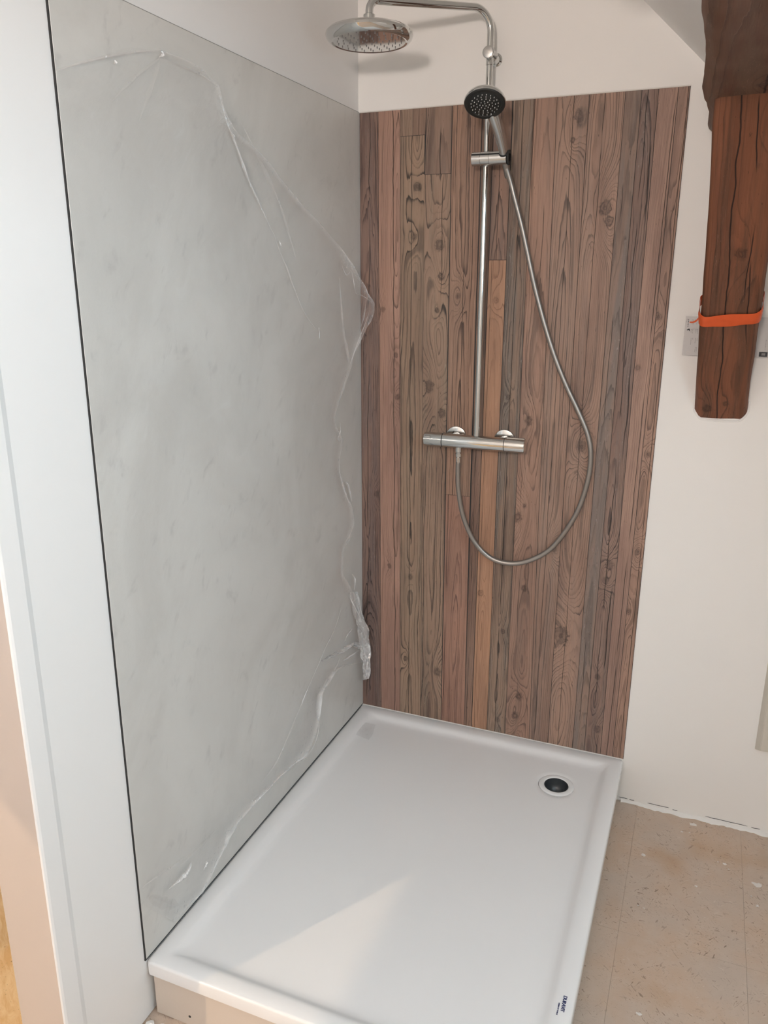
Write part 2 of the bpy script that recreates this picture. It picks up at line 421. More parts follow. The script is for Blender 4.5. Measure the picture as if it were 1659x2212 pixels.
# left partition: face at x = 0, shallow recessed corner strip, end face toned down to cream
def left_wall():
    bm = bmesh.new()
    prof = [(0, 0.0), (0, -1.376), (0.0032, -1.388), (0.0028, -1.424), (0.0010, -1.4285), (-0.002, -1.43), (-0.115, -1.43), (-0.115, 0.0)]
    lo = [bm.verts.new((x, y, 0)) for x, y in prof]; hi = [bm.verts.new((x, y, ZC)) for x, y in prof]
    n = len(prof)
    for i in range(n): bm.faces.new((lo[i], lo[(i + 1) % n], hi[(i + 1) % n], hi[i]))
    bm.faces.new(lo); bm.faces.new(hi); return bm
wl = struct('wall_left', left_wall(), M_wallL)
wl.data.materials.append(plaster('cream_toned_end', (0.58, 0.515, 0.465)))
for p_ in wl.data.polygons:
    if p_.normal.y < -0.95: p_.material_index = 1      # end face colour darkened to offset the strong light on it
# sloping ceiling  x + z*1.034 = const  through the line seen on the back wall, with roof-window opening
sl = Vector((0.150, 0, -0.145)).normalized(); sn = Vector((-sl.z, 0, sl.x)) * -1   # face normal into the room
sO = Vector((0.77, 0, 2.263)); 
s_top = (ZC - 2.263) / sl.z; s_bot = (XR - 0.77) / sl.x
roof = bmesh.new()
def s_at(x): return (x - 0.77) / sl.x
slab(roof, sO, sl, (0, -1, 0), sn, 0.12, s_top - 0.05, s_bot + 0.1, -0.1, 4.7, hole=(s_at(0.86), s_at(1.99), 0.95, 2.85))
struct('ceiling_slope', roof, M_ceil)
# dormer: two cheeks, flat top, front wall with its window opening
dm = bmesh.new()
def zs(x): return 2.263 + s_at(x) * sl.z
for y in (-0.95, -2.91):          # cheeks: only the triangle above the slope
    P = [(0.84, zs(0.84) + 0.04), (2.00, zs(2.00) + 0.04), (2.12, zs(2.00) + 0.04), (2.12, 2.28), (0.84, 2.28)]
    a = [dm.verts.new((x, y, z)) for x, z in P]; b = [dm.verts.new((x, y + 0.06, z)) for x, z in P]
    dm.faces.new(a); dm.faces.new(b)
    for k in range(5): dm.faces.new((a[k], a[(k + 1) % 5], b[(k + 1) % 5], b[k]))
box(dm, 0.78, 2.12, -2.91, -0.89, 2.18, 2.28)
box(dm, 2.00, 2.12, -2.91, -0.89, 0.98, 1.54); box(dm, 2.00, 2.12, -2.91, -0.89, 2.16, 2.28)
box(dm, 2.00, 2.12, -2.91, -2.72, 1.2, 2.2); box(dm, 2.00, 2.12, -1.08, -0.89, 1.2, 2.2)
struct('wall_dormer', dm, M_wall)
x_flat = 0.77 + s_top * sl.x
struct('ceiling', bbox(XL - 0.1, x_flat + 0.05, YB - 0.1, 0.1, ZC, ZC + 0.12), M_ceil)
z_knee = 2.263 + s_bot * sl.z
struct('wall_right', bbox(XR, XR + 0.12, YB - 0.1, 0.1, -0.1, z_knee + 0.1), M_wall)
struct('wall_rear', slab(bmesh.new(), (0, YB, 0), (1, 0, 0), (0, 0, 1), (0, 1, 0), 0.12, XL - 0.1, 2.2, -0.1, 2.75), M_wall)
struct('wall_outer', slab(bmesh.new(), (XL, 0, 0), (0, 1, 0), (0, 0, 1), (1, 0, 0), 0.10, YB - 0.1, 0.1, -0.1, 2.75, hole=(-4.35, -2.4, 0.55, 2.045)), M_wall)

# pendant lamp hanging from the slope (behind the photographer's shoulder)
lt = tag(empty('pendant_lamp', LAMP), 'frosted globe pendant lamp with an added white dish under it', 'lamp')
t_ = NT('lit_frosted_glass'); t_.coords(); t_.base((0.9, 0.88, 0.84)); t_.set(rough=0.4)
t_.bsdf.inputs['Emission Color'].default_value = (1.0, 0.885, 0.82, 1); t_.bsdf.inputs['Emission Strength'].default_value = 300.0
bm = bmesh.new(); bmesh.ops.create_uvsphere(bm, u_segments=32, v_segments=20, radius=0.100)
bmesh.ops.transform(bm, matrix=Matrix.Translation(LAMP), verts=bm.verts[:])
obj('globe', bm, t_.m, lt, smooth=True, angle=180)
obj('shading_dish', lathe(bmesh.new(), [(0.0, -0.128), (0.05, -0.126), (0.10, -0.106), (0.142, -0.078), (0.144, -0.076), (0.140, -0.074), (0.10, -0.102), (0.0, -0.122)], LAMP, (0, 0, 1), 40), M_ceil, lt, smooth=True)  # bowl added under the globe to cut its downward light
obj('holder', lathe(bmesh.new(), [(0.0, 0.0), (0.026, 0.0), (0.026, 0.05), (0.01, 0.06), (0, 0.06)], LAMP + Vector((0, 0, 0.095)), (0, 0, 1), 24), M_blackplastic, lt, smooth=True)
obj('cord', tube(bmesh.new(), [LAMP + Vector((0, 0, 0.15)), LAMP + Vector((0, 0, 0.186))], 0.003, n=8), M_blackplastic, lt)

# ragged filler left along the foot of the back wall
def filler():
    bm = bmesh.new(); n = 150; rows = []
    for i in range(n + 1):
        x = 0.905 + 1.12 * i / n
        nz = mnoise.noise((x * 14, 3.1, 0)) * 0.5 + mnoise.noise((x * 60, 8.7, 0)) * 0.35
        dpt = max(0.001, (0.010 + 0.011 * sstep(0.93, 1.05, x)) * (0.62 + 1.1 * nz))
        h = max(0.001, 0.006 + 0.006 * mnoise.noise((x * 33, 1, 4)))
        rows.append([bm.verts.new((x, 0.0, h)), bm.verts.new((x, -dpt * 0.55, h * 0.7)), bm.verts.new((x, -dpt, 0.0004)), bm.verts.new((x, 0.0, 0.0002))])
    for a, b in zip(rows, rows[1:]):
        for k in range(4): bm.faces.new((a[k], b[k], b[(k + 1) % 4], a[(k + 1) % 4]))
    bm.faces.new(rows[0]); bm.faces.new(rows[-1]); return bm
struct('trim_1', filler(), M_wall, smooth=True)
def cracks_foot():
    bm = bmesh.new()
    for a, b in ((0.897, 0.925), (0.93, 0.945), (0.985, 1.05), (1.06, 1.075), (1.155, 1.275), (1.285, 1.31)):
        z = 0.011 + random.uniform(-0.001, 0.004); pts = []
        n = 10
        for i in range(n + 1):
            x = lerp(a, b, i / n); pts.append(Vector((x, -0.0004, z + 0.002 * mnoise.noise((x * 80, 2, 2)))))
        tube(bm, pts, [0.0009 if 0 < i < n else 0.0003 for i in range(n + 1)], n=5)
    return bm
tag(struct('trim_2', cracks_foot(), M_dark), 'thin dark cracks in the plaster just above the floor')

# paint splashes on the linoleum
M_paint = plain('white_paint_drop', (0.74, 0.70, 0.66), rough=0.6)
for (px, py, r) in ((1390, 1847, 0.0075), (1565, 1866, 0.006), (1637, 1911, 0.0125), (1503, 1914, 0.0045), (1497, 1781, 0.011), (1473, 1797, 0.004),
                    (1490, 1799, 0.003), (1551, 1862, 0.002), (1574, 1878, 0.002), (1378, 1956, 0.0025), (1391, 1962, 0.0025), (1623, 1936, 0.002), (1636, 1957, 0.005), (1380, 2190, 0.006)):
    c = at(px, py, 2, 0.0); bm = bmesh.new(); n = 14
    ring = []
    for k in range(n):
        a = 2 * math.pi * k / n; rr = r * (0.75 + 0.6 * mnoise.noise((math.cos(a) * 1.5 + px, math.sin(a) * 1.5, py)))
        ring.append((bm.verts.new((c.x + rr * 1.25 * math.cos(a), c.y + rr * math.sin(a), 0.0001)), bm.verts.new((c.x + rr * 0.9 * math.cos(a), c.y + rr * 0.72 * math.sin(a), 0.0012))))
    top = bm.verts.new((c.x, c.y, 0.0016))
    for k in range(n):
        a, b = ring[k], ring[(k + 1) % n]
        bm.faces.new((a[0], b[0], b[1], a[1])); bm.faces.new((a[1], b[1], top))
    obj('paint_splash', bm, M_paint, fl, smooth=True)

# ------------------------------------------------------------------ shower tray
TX0, TX1, TY0, TY1, TZ = 0.002, 0.900, -1.200, -0.0008, 0.150
DR = at(1201.7, 1695, 2, 0.136); DX, DY = DR.x, DR.y
def rrect(x0, x1, y0, y1, r, nc=10, ns=14):
    P = []
    cs = [((x1 - r, y1 - r), 0), ((x0 + r, y1 - r), 90), ((x0 + r, y0 + r), 180), ((x1 - r, y0 + r), 270)]
    for i, ((cx, cy), a0) in enumerate(cs):
        for k in range(nc + 1):
            a = math.radians(a0 + 90 * k / nc); P.append((cx + r * math.cos(a), cy + r * math.sin(a)))
        (nx, ny), na = cs[(i + 1) % 4]; na = math.radians(na)
        q = (nx + r * math.cos(na), ny + r * math.sin(na)); p = P[-1]
        for k in range(1, ns): P.append((lerp(p[0], q[0], k / ns), lerp(p[1], q[1], k / ns)))
    return P
def tray_mesh():
    bm = bmesh.new()
    R = lambda d, r: rrect(TX0 + d, TX1 - d, TY0 + d, TY1 - d, r)
    levels = [(0.004, 0.010, TZ - 0.036), (0.0, 0.012, TZ - 0.034), (0.0, 0.012, TZ - 0.006), (0.0018, 0.0115, TZ - 0.0018), (0.006, 0.011, TZ),
              (0.034, 0.011, TZ - 0.0006), (0.040, 0.013, TZ - 0.0016), (0.046, 0.018, TZ - 0.0044), (0.054, 0.026, TZ - 0.0098), (0.062, 0.034, TZ - 0.0132), (0.074, 0.042, TZ - 0.0146), (0.095, 0.05, TZ - 0.0152)]
    rings = []
    for d, r, z in levels: rings.append([bm.verts.new((x, y, z)) for x, y in R(d, r)])
    last = R(0.095, 0.05); cir = []
    for x, y in last:
        a = math.atan2(y - DY, x - DX); cir.append(a)
    for rad, z in ((0.070, TZ - 0.0158), (0.0545, TZ - 0.0160), (0.0535, TZ - 0.0168), (0.0535, TZ - 0.05)):
        rings.append([bm.verts.new((DX + rad * math.cos(a), DY + rad * math.sin(a), z)) for a in cir])
    n = len(last)
    for a, b in zip(rings, rings[1:]):
        for k in range(n): bm.faces.new((a[k], a[(k + 1) % n], b[(k + 1) % n], b[k]))
    return bm
tray = tag(empty('shower_tray', (0.45, -0.6, 0)), 'white rectangular acrylic shower tray with raised rim on the floor', 'shower tray')
obj('basin', tray_mesh(), M_acryl, tray, smooth=True, angle=50)
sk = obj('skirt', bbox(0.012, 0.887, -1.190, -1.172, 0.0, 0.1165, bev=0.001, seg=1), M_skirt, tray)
hole = at(410, 2196, 1, -1.190)
obj('screw_hole', lathe(bmesh.new(), [(0, 0.0006), (0.0028, 0.0006), (0.0034, 0.0), (0.0034, -0.001)], hole, (0, -1, 0), 14), M_dark, sk)
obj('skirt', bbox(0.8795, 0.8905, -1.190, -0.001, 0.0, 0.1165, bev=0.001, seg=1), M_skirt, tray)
zr = TZ - 0.0160
dr = obj('drain', lathe(bmesh.new(), [(0.0355, -0.010), (0.0358, 0.0), (0.0372, 0.0014), (0.0400, 0.0020), (0.0500, 0.0016), (0.0522, 0.0004), (0.0524, -0.004)], (DX, DY, zr), (0, 0, 1), 56), M_acryl, tray, smooth=True)
obj('drain_cup', lathe(bmesh.new(), [(0.0357, 0.0004), (0.0342, 0.0006), (0.0335, -0.004), (0.031, -0.018), (0.026, -0.030), (0.012, -0.040), (0, -0.042)], (DX, DY, zr), (0, 0, 1), 48), M_cup, dr, smooth=True)
obj('drain_gap', lathe(bmesh.new(), [(0.0518, -0.0035), (0.0536, -0.0035)], (DX, DY, zr), (0, 0, 1), 48), M_dark, dr)

def text_obj(name, txt, size, loc, rot, mat, par, extr=0.0002, bold=0.0, shear=0.0, space=1.0):
    c = bpy.data.curves.new(name, 'FONT'); c.body = txt; c.size = size; c.extrude = extr; c.offset = bold; c.shear = shear
    c.align_x = 'CENTER'; c.space_character = space
    o = bpy.data.objects.new('tmp_text', c); COL.objects.link(o)
    dg = bpy.context.evaluated_depsgraph_get(); me = bpy.data.meshes.new_from_object(o.evaluated_get(dg))
    bpy.data.objects.remove(o); me.materials.clear(); me.materials.append(mat)
    r = bpy.data.objects.new(name, me); COL.objects.link(r); r.location = loc; r.rotation_euler = rot
    parent(r, par); return r
lg = text_obj('lettering', 'DURAVIT', 0.0105, (0.8755, -0.9575, TZ + 0.0002), (0, 0, -math.pi / 2), M_blue, tray, bold=0.0003, space=0.9)
tag(lg, 'dark blue maker lettering on the tray rim')
text_obj('small_lettering', 'DESIGN BY STARCK', 0.0034, (0.8685, -0.974, TZ + 0.0002), (0, 0, -math.pi / 2), M_blue, lg, bold=0.0001)

# ------------------------------------------------------------------ stone-look panel on the left wall
sp = tag(empty('stone_panel', (0.002, -0.6, 0.153)), 'tall pale grey marble-look wall panel on the left wall above the tray', 'wall panel')
PZ = 2.063
obj('sheet', bbox(0.0004, 0.0042, -1.1975, -0.0008, 0.1545, PZ, bev=0.0006, seg=1), M_marble, sp)
obj('edge_joint', bbox(0.0002, 0.0036, -1.1998, -1.1978, 0.1535, PZ), M_dark, sp)
obj('foot_joint', bbox(0.0002, 0.0034, -1.2005, -0.002, 0.1505, 0.1542), M_dark, sp)
obj('top_joint', bbox(0.0002, 0.0030, -1.2005, -0.002, PZ + 0.0002, PZ + 0.0016), plain('grey_sealant', (0.30, 0.29, 0.28), 0.6), sp)

# ------------------------------------------------------------------ weathered board panel on the back wall
bp_ = tag(empty('wood_panel', (0.45, -0.003, 0.155)), 'weathered brown and grey vertical plank panel behind the shower fittings', 'wall panel')
obj('backing', bbox(0.0046, 0.9000, -0.0022, -0.0002, 0.1525, 2.0615), M_dark, bp_)
PB, PT = 0.1528, 2.0615
def pcol(c): return tuple(a * k for a, k in zip(alb(c, 1.0), (1.0, 0.965, 0.925)))
D1 = alb((62, 48, 42)); D2 = alb((78, 60, 50)); D3 = alb((84, 72, 64))
G1 = alb((104, 98, 94))
# (left at bottom, left at top, right at bottom, right at top, z0, z1, colour, dark, options)
PL = [
 (0.0046, 0.0046, 0.075, 0.062, PB, PT, (104, 83, 78), alb((52, 42, 42)), dict(xc=0.03, spacing=0.004, d0=0.05, grey=0.55, greycol=alb((88, 78, 75)), cracks=((0.028, 0.010, 0.012, 0.0011, 0.35), (0.055, 0.0, 0.006, 0.0008, 0.45)), knots=((0.058, 0.93, 0.007, 0.01),))),
 (0.075, 0.062, 0.146, 0.131, PB, PT, (158, 122, 108), D2, dict(xc=0.122, spacing=0.0042, d0=0.012, slope=0.01, wobd=0.07, line=0.6, grey=0.12, cracks=((0.118, -0.010, 0.010, 0.0012, 0.18), (0.134, 0, 0.004, 0.0007, 0.5)), knots=((0.079, 1.515, 0.006, 0.008), (0.122, 1.379, 0.006, 0.006), (0.104, 0.688, 0.006, 0.008), (0.128, 1.25, 0.007, 0.012)))),
 (0.131, 0.131, 0.169, 0.169, 1.993, PT, (128, 108, 92), D2, dict(xc=0.10, spacing=0.004, d0=0.06, grey=0.1)),
 (0.169, 0.169, 0.207, 0.209, 1.993, PT, (122, 100, 86), D2, dict(xc=0.25, spacing=0.004, d0=0.06, grey=0.3, cracks=((0.190, 0, 0.004, 0.0008, 0.4),))),
 (0.146, 0.131, 0.222, 0.205, PB, 1.992, (132, 111, 93), alb((66, 55, 48)), dict(xc=0.176, spacing=0.0085, d0=0.006, slope=0.0, wobd=0.06, wobx=0.045, line=0.85, grey=0.2, greycol=alb((105, 98, 86)), cracks=((0.172, -0.006, 0.008, 0.0010, 0.15),), knots=((0.184, 1.858, 0.010, 0.03), (0.176, 1.721, 0.009, 0.026), (0.178, 0.66, 0.007, 0.012), (0.165, 0.36, 0.006, 0.02)))),
 (0.207, 0.209, 0.284, 0.284, 1.889, PT, (126, 104, 91), D2, dict(xc=0.26, spacing=0.007, d0=0.03, slope=0.05, grey=0.35, cracks=((0.245, 0.01, 0.01, 0.0012, 0.5),))),
 (0.222, 0.205, 0.296, 0.285, PB, 1.888, (130, 108, 92), alb((64, 54, 48)), dict(xc=0.25, spacing=0.008, d0=0.012, slope=0.015, wobd=0.08, wobx=0.06, line=0.85, grey=0.4, greycol=alb((105, 96, 82)), cracks=((0.262, 0, 0.008, 0.0009, 0.45),), knots=((0.255, 1.697, 0.012, 0.03), (0.262, 1.61, 0.008, 0.02), (0.232, 1.288, 0.013, 0.03), (0.274, 1.208, 0.011, 0.03), (0.279, 0.333, 0.012, 0.03), (0.252, 1.515, 0.006, 0.02)))),
 (0.293, 0.285, 0.372, 0.370, 0.9545, PT, (138, 108, 91), alb((76, 58, 49)), dict(xc=0.330, spacing=0.0082, d0=0.008, slope=0.012, wobd=0.06, wobx=0.03, line=0.8, grey=0.15, cracks=((0.331, 0.0, 0.005, 0.0008, 0.2),), knots=((0.316, 1.555, 0.007, 0.035),))),
 (0.297, 0.293, 0.379, 0.372, PB, 0.9535, (142, 104, 89), alb((92, 66, 58)), dict(xc=0.336, spacing=0.0046, d0=0.004, slope=0.05, zc=0.5, wobd=0.05, line=0.75, grey=0.1, cracks=((0.302, 0, 0.004, 0.001, 0.4),))),
 (0.379, 0.371, 0.404, 0.403, PB, PT, (116, 90, 78), D1, dict(xc=0.43, spacing=0.0045, d0=0.05, grey=0.3, cracks=((0.386, 0, 0.006, 0.001, 0.45),))),
 (0.404, 0.404, 0.455, 0.453, 1.6555, PT, (118, 92, 81), D1, dict(xc=0.43, spacing=0.006, d0=0.02, grey=0.35, cracks=((0.425, 0, 0.006, 0.0008, 0.3),))),
 (0.405, 0.404, 0.457, 0.455, PB, 1.6545, (160, 118, 91), alb((112, 78, 60)), dict(xc=0.425, spacing=0.0065, d0=0.015, slope=0.02, wobd=0.05, line=0.55, grey=0.12, cracks=((0.4135, 0, 0.003, 0.0006, 0.25),), knots=((0.407 + 0.012, 0.640, 0.008, 0.010), (0.430, 1.545, 0.007, 0.012)))),
 (0.457, 0.455, 0.520, 0.511, PB, PT, (122, 104, 90), alb((60, 51, 46)), dict(xc=0.488, spacing=0.0075, d0=0.008, slope=0.01, wobd=0.05, wobx=0.03, line=0.85, grey=0.6, greycol=alb((96, 90, 84)), cracks=((0.484, 0, 0.006, 0.0010, 0.2),), knots=((0.497, 0.52, 0.006, 0.01), (0.478, 1.27, 0.006, 0.01), (0.492, 0.20, 0.007, 0.012)))),
 (0.520, 0.511, 0.600, 0.572, PB, PT, (144, 112, 97), alb((84, 66, 57)), dict(xc=0.56, spacing=0.0062, d0=0.022, slope=0.012, wobd=0.08, wobx=0.05, line=0.7, grey=0.25, greycol=alb((100, 90, 82)), cracks=((0.531, -0.02, 0.012, 0.0008, 0.5), (0.552, 0.0, 0.01, 0.0008, 0.55)), knots=((0.543, 1.204, 0.010, 0.015), (0.524, 0.907, 0.013, 0.03), (0.545, 0.945, 0.006, 0.01), (0.556, 0.677, 0.008, 0.004), (0.550, 0.228, 0.010, 0.03), (0.56, 0.30, 0.010, 0.02)))),
 (0.600, 0.572, 0.662, 0.655, PB, PT, (142, 115, 101), alb((82, 69, 62)), dict(xc=0.615, spacing=0.0066, d0=0.004, slope=0.018, wobd=0.06, wobx=0.02, line=0.8, grey=0.3, greycol=alb((104, 95, 89)), cracks=((0.617, 0.0, 0.006, 0.0008, 0.25),), knots=((0.632, 2.013, 0.012, 0.03), (0.619, 1.955, 0.006, 0.01), (0.64, 0.82, 0.009, 0.03)))),
 (0.662, 0.655, 0.741, 0.745, PB, PT, (142, 114, 100), alb((80, 67, 60)), dict(xc=0.694, spacing=0.0062, d0=0.004, slope=-0.020, wobd=0.06, wobx=0.02, line=0.8, grey=0.2, greycol=alb((106, 98, 92)), cracks=((0.694, 0.0, 0.006, 0.0008, 0.3),), knots=((0.717, 1.785, 0.014, 0.03), (0.728, 1.752, 0.010, 0.02), (0.700, 1.140, 0.012, 0.045), (0.680, 0.537, 0.021, 0.05)))),
 (0.741, 0.745, 0.778, 0.785, PB, PT, (112, 97, 89), alb((70, 61, 56)), dict(xc=0.77, spacing=0.0045, d0=0.04, grey=0.65, greycol=alb((101, 92, 87)), line=0.5, cracks=((0.757, 0, 0.01, 0.0008, 0.5),))),
 (0.778, 0.785, 0.829, 0.825, PB, PT, (122, 101, 93), alb((66, 56, 53)), dict(xc=0.80, spacing=0.0045, d0=0.012, wobd=0.08, grey=0.45, greycol=alb((103, 93, 88)), cracks=((0.800, 0.0, 0.012, 0.0010, 0.35), (0.818, 0.0, 0.012, 0.0016, 0.5)), knots=((0.806, 0.79, 0.010, 0.02), (0.800, 0.74, 0.008, 0.02), (0.813, 0.24, 0.009, 0.015), (0.80, 0.42, 0.007, 0.012)))),
 (0.829, 0.825, 0.866, 0.872, PB, PT, (158, 128, 115), alb((98, 78, 69)), dict(xc=0.90, spacing=0.0042, d0=0.02, line=0.6, grey=0.12, cracks=((0.858, 0.010, 0.006, 0.0010, 0.3),), knots=((0.836, 1.37, 0.007, 0.010),))),
 (0.866, 0.872, 0.8995, 0.8995, PB, PT, (148, 118, 104), alb((84, 66, 58)), dict(xc=0.882, spacing=0.0048, d0=0.006, wobd=0.06, line=0.75, grey=0.2, cracks=((0.892, 0.004, 0.004, 0.0009, 0.3),), knots=((0.876, 1.507, 0.008, 0.012), (0.872, 0.651, 0.008, 0.012), (0.882, 0.84, 0.007, 0.025), (0.884, 1.13, 0.007, 0.02)))),
]
for i, (a0, a1, b0, b1, z0, z1, col, dk, kw) in enumerate(PL):
    mt = wood('board_%02d' % i, pcol(col), dk, 3.7 + i * 7.31, mean=alb((130, 102, 85)), **kw)
    g = 0.0006; pr = random.uniform(0.0030, 0.0036)
    bm = bmesh.new()
    fr = [bm.verts.new((x, y, z)) for y in (-pr, -0.0022) for x, z in ((a0 + g, z0), (b0 - g, z0), (b1 - g, z1), (a1 + g, z1))]
    f, k = fr[:4], fr[4:]
    bm.faces.new(f); bm.faces.new(k)
    for q in range(4): bm.faces.new((f[q], f[(q + 1) % 4], k[(q + 1) % 4], k[q]))
    bmesh.ops.bevel(bm, geom=[e for e in bm.edges if abs(e.verts[0].co.y + pr) < 1e-6 and abs(e.verts[1].co.y + pr) < 1e-6], offset=0.0004, segments=1, affect='EDGES')
    obj('plank', bm, mt, bp_)
obj('sealant', bbox(0.002, 0.9006, -0.0030, -0.0001, 2.0617, 2.0648, bev=0.0008, seg=1), plain('white_sealant', (0.72, 0.69, 0.64), 0.5), bp_)

# ------------------------------------------------------------------ old timbers: brace out of the back wall, beam overhead
def timber(n_sec, length, s0, outline, wob, seed, rough_amp):
    bm = bmesh.new(); rings = []
    for i in range(n_sec + 1):
        s = s0 + length * i / n_sec; ring = []
        for (x, y) in outline:
            v = Vector((x, y, s))
            k = Vector((mnoise.noise((x * 3 + seed, y * 3, s * 3.0)), mnoise.noise((x * 3, y * 3 + seed, s * 3.0 + 9)), 0)) * wob
            k += Vector((mnoise.noise((x * 14 + seed, y * 14, s * 12)), mnoise.noise((x * 14, y * 14 + seed, s * 12 + 5)), 0)) * rough_amp
            ring.append(bm.verts.new(v + k))
        rings.append(ring)
    n = len(outline)
    for a, b in zip(rings, rings[1:]):
        for k in range(n): bm.faces.new((a[k], a[(k + 1) % n], b[(k + 1) % n], b[k]))
    bm.faces.new(rings[0]); bm.faces.new(rings[-1]); return bm
def chamfered(x0, x1, y0, y1, c, ns=6):
    P = [(x0 + c, y0), (x1 - c, y0), (x1, y0 + c), (x1, y1 - c), (x1 - c, y1), (x0 + c, y1), (x0, y1 - c), (x0, y0 + c)]
    out = []
    for a, b in zip(P, P[1:] + P[:1]):
        L = math.hypot(a[0] - b[0], a[1] - b[1]); k = max(1, int(L / 0.018))
        for j in range(k): out.append((lerp(a[0], b[0], j / k), lerp(a[1], b[1], j / k)))
    return out
br_a = Vector((-0.0225, -0.493, 0.697)); LB = br_a.length; br_a.normalize()      # along the brace
br_x = (Vector((1, 0, 0)) - br_a * br_a.x).normalized(); br_b = br_a.cross(br_x)  # local y = away from the room
if br_b.y < 0: br_b = -br_b
BRM = Matrix((br_x, br_b, br_a)).transposed().to_4x4(); BRM.translation = Vector((1.0585, 0.0, 1.243))
M_brace = wood('brown_brace', alb((106, 64, 43)), alb((52, 32, 24)), 61.3, xc=0.03, spacing=0.011, d0=0.05, slope=0.02, zc=0.4, line=0.5, grey=0.8, greycol=alb((78, 52, 38)), fibre=0.3,
               cracks=((-0.012, -0.012, 0.018, 0.0017, 0.10), (0.036, -0.05, 0.014, 0.0014, 0.50), (0.028, 0.02, 0.012, 0.0012, 0.55)), knots=((0.010, 0.505, 0.011, 0.02), (-0.034, 0.035, 0.010, 0.02), (0.012, 0.055, 0.007, 0.01), (0.046, 0.80, 0.011, 0.02)), rough=0.5, bmp=0.5)
brace = obj('timber_brace', timber(60, LB + 0.12, -0.05, chamfered(-0.0655, 0.0655, 0.0, 0.084, 0.011), 0.004, 4.0, 0.0018), M_brace, None, smooth=True, angle=50)
brace.matrix_world = BRM
tag(brace, 'short reddish brown timber brace leaning out of the white back wall with an orange strap', 'timber')
# beam: local z runs from the wall into the room
BMM = Matrix(((1, 0, 0, 0), (0, 0, -1, 0), (0, 1, 0, 0), (0, 0, 0, 1)))
M_beam = wood('dark_beam', alb((98, 66, 50)), alb((48, 33, 26)), 23.9, xc=1.03, spacing=0.013, d0=0.06, slope=0.02, zc=0.7, line=0.4, grey=0.7, greycol=alb((98, 76, 62)), fibre=0.25,
              cracks=((1.060, 0.012, 0.014, 0.0024, 0.12), (1.02, 0.02, 0.02, 0.0012, 0.55)), knots=((1.055, 0.56, 0.012, 0.02),), rough=0.55, bmp=0.6)
beam = obj('timber_beam', timber(130, 2.75, -0.0, [(x + 0.0, y) for x, y in chamfered(0.954, 1.215, 1.940, 2.16, 0.020)], 0.010, 11.0, 0.0035), M_beam, None, smooth=True, angle=50)
beam.matrix_world = BMM
tag(beam, 'thick dark brown ceiling beam running towards the viewer above the brace', 'timber')
# plaster lip round the foot of the brace
lip = bmesh.new()
pts = []
for u, v in ((-0.0665, 0.075), (-0.0672, 0.050), (-0.0668, 0.022), (-0.055, 0.004), (-0.042, -0.0045), (0.0, -0.0055), (0.042, -0.0045), (0.056, 0.004), (0.0668, 0.022), (0.0672, 0.050)):
    pts.append((1.0585 + u, -0.0005, 1.243 + v))
pts = catmull(pts, 5)
tube(lip, pts, [0.0035 * (0.6 + 0.9 * abs(mnoise.noise((p.x * 50, p.z * 50, 1)))) for p in pts], n=8)
struct('trim_3', lip, M_wall, smooth=True)

# orange strap round the brace
def strap():
    loop = [(-0.0685, 0.030), (-0.0685, 0.012), (-0.057, -0.0022), (-0.03, -0.003), (0.0, -0.0032), (0.03, -0.003), (0.057, -0.0022), (0.0685, 0.012), (0.0685, 0.05), (0.0685, 0.088), (0.03, 0.0895), (-0.03, 0.0895), (-0.0685, 0.088), (-0.0685, 0.06), (-0.0685, 0.030)]
    P = catmull([(a, b, 0) for a, b in loop], 5)
    bm = bmesh.new(); rows = []
    for i, p in enumerate(P):
        t = (p.x + 0.07) / 0.14
        c = 0.322 + 0.012 * t + (0.004 * math.sin(p.y * 60))
        hw = 0.0162 + 0.0015 * math.sin(i * 0.4)
        nrm = Vector((p.x / 0.07, (p.y - 0.043) / 0.045, 0)).normalized()
        row = []
        for k in range(5):
            v = -1 + 2 * k / 4
            bulge = 0.0012 * (1 - v * v) + (0.0012 if (k == 3 and p.y < 0.02) else 0)
            row.append(bm.verts.new(p + nrm * (bulge) + Vector((0, 0, c + v * hw))))
        rows.append(row)
    for a, b in zip(rows, rows[1:]):
        for k in range(4): bm.faces.new((a[k], a[k + 1], b[k + 1], b[k]))
    # loose tail at the left
    tail = [(-0.069, 0.012, 0.322), (-0.075, 0.012, 0.313), (-0.083, 0.014, 0.307), (-0.090, 0.016, 0.306)]
    tr = [[bm.verts.new(Vector(q) + Vector((0, 0.001, d * (0.011 - 0.002 * i)))) for d in (-0.35, 0.35)] for i, q in enumerate(tail)]
    for a, b in zip(tr, tr[1:]): bm.faces.new((a[0], a[1], b[1], b[0]))
    bmesh.ops.transform(bm, matrix=BRM, verts=bm.verts[:])
    bmesh.ops.remove_doubles(bm, verts=bm.verts[:], dist=1e-5)
    bmesh.ops.solidify(bm, geom=bm.faces[:], thickness=0.0006)
    return bm
so_ = obj('strap', strap(), M_strap, None, smooth=True, angle=60)
tag(so_, 'bright orange plastic strap tied round the timber brace', 'strap')

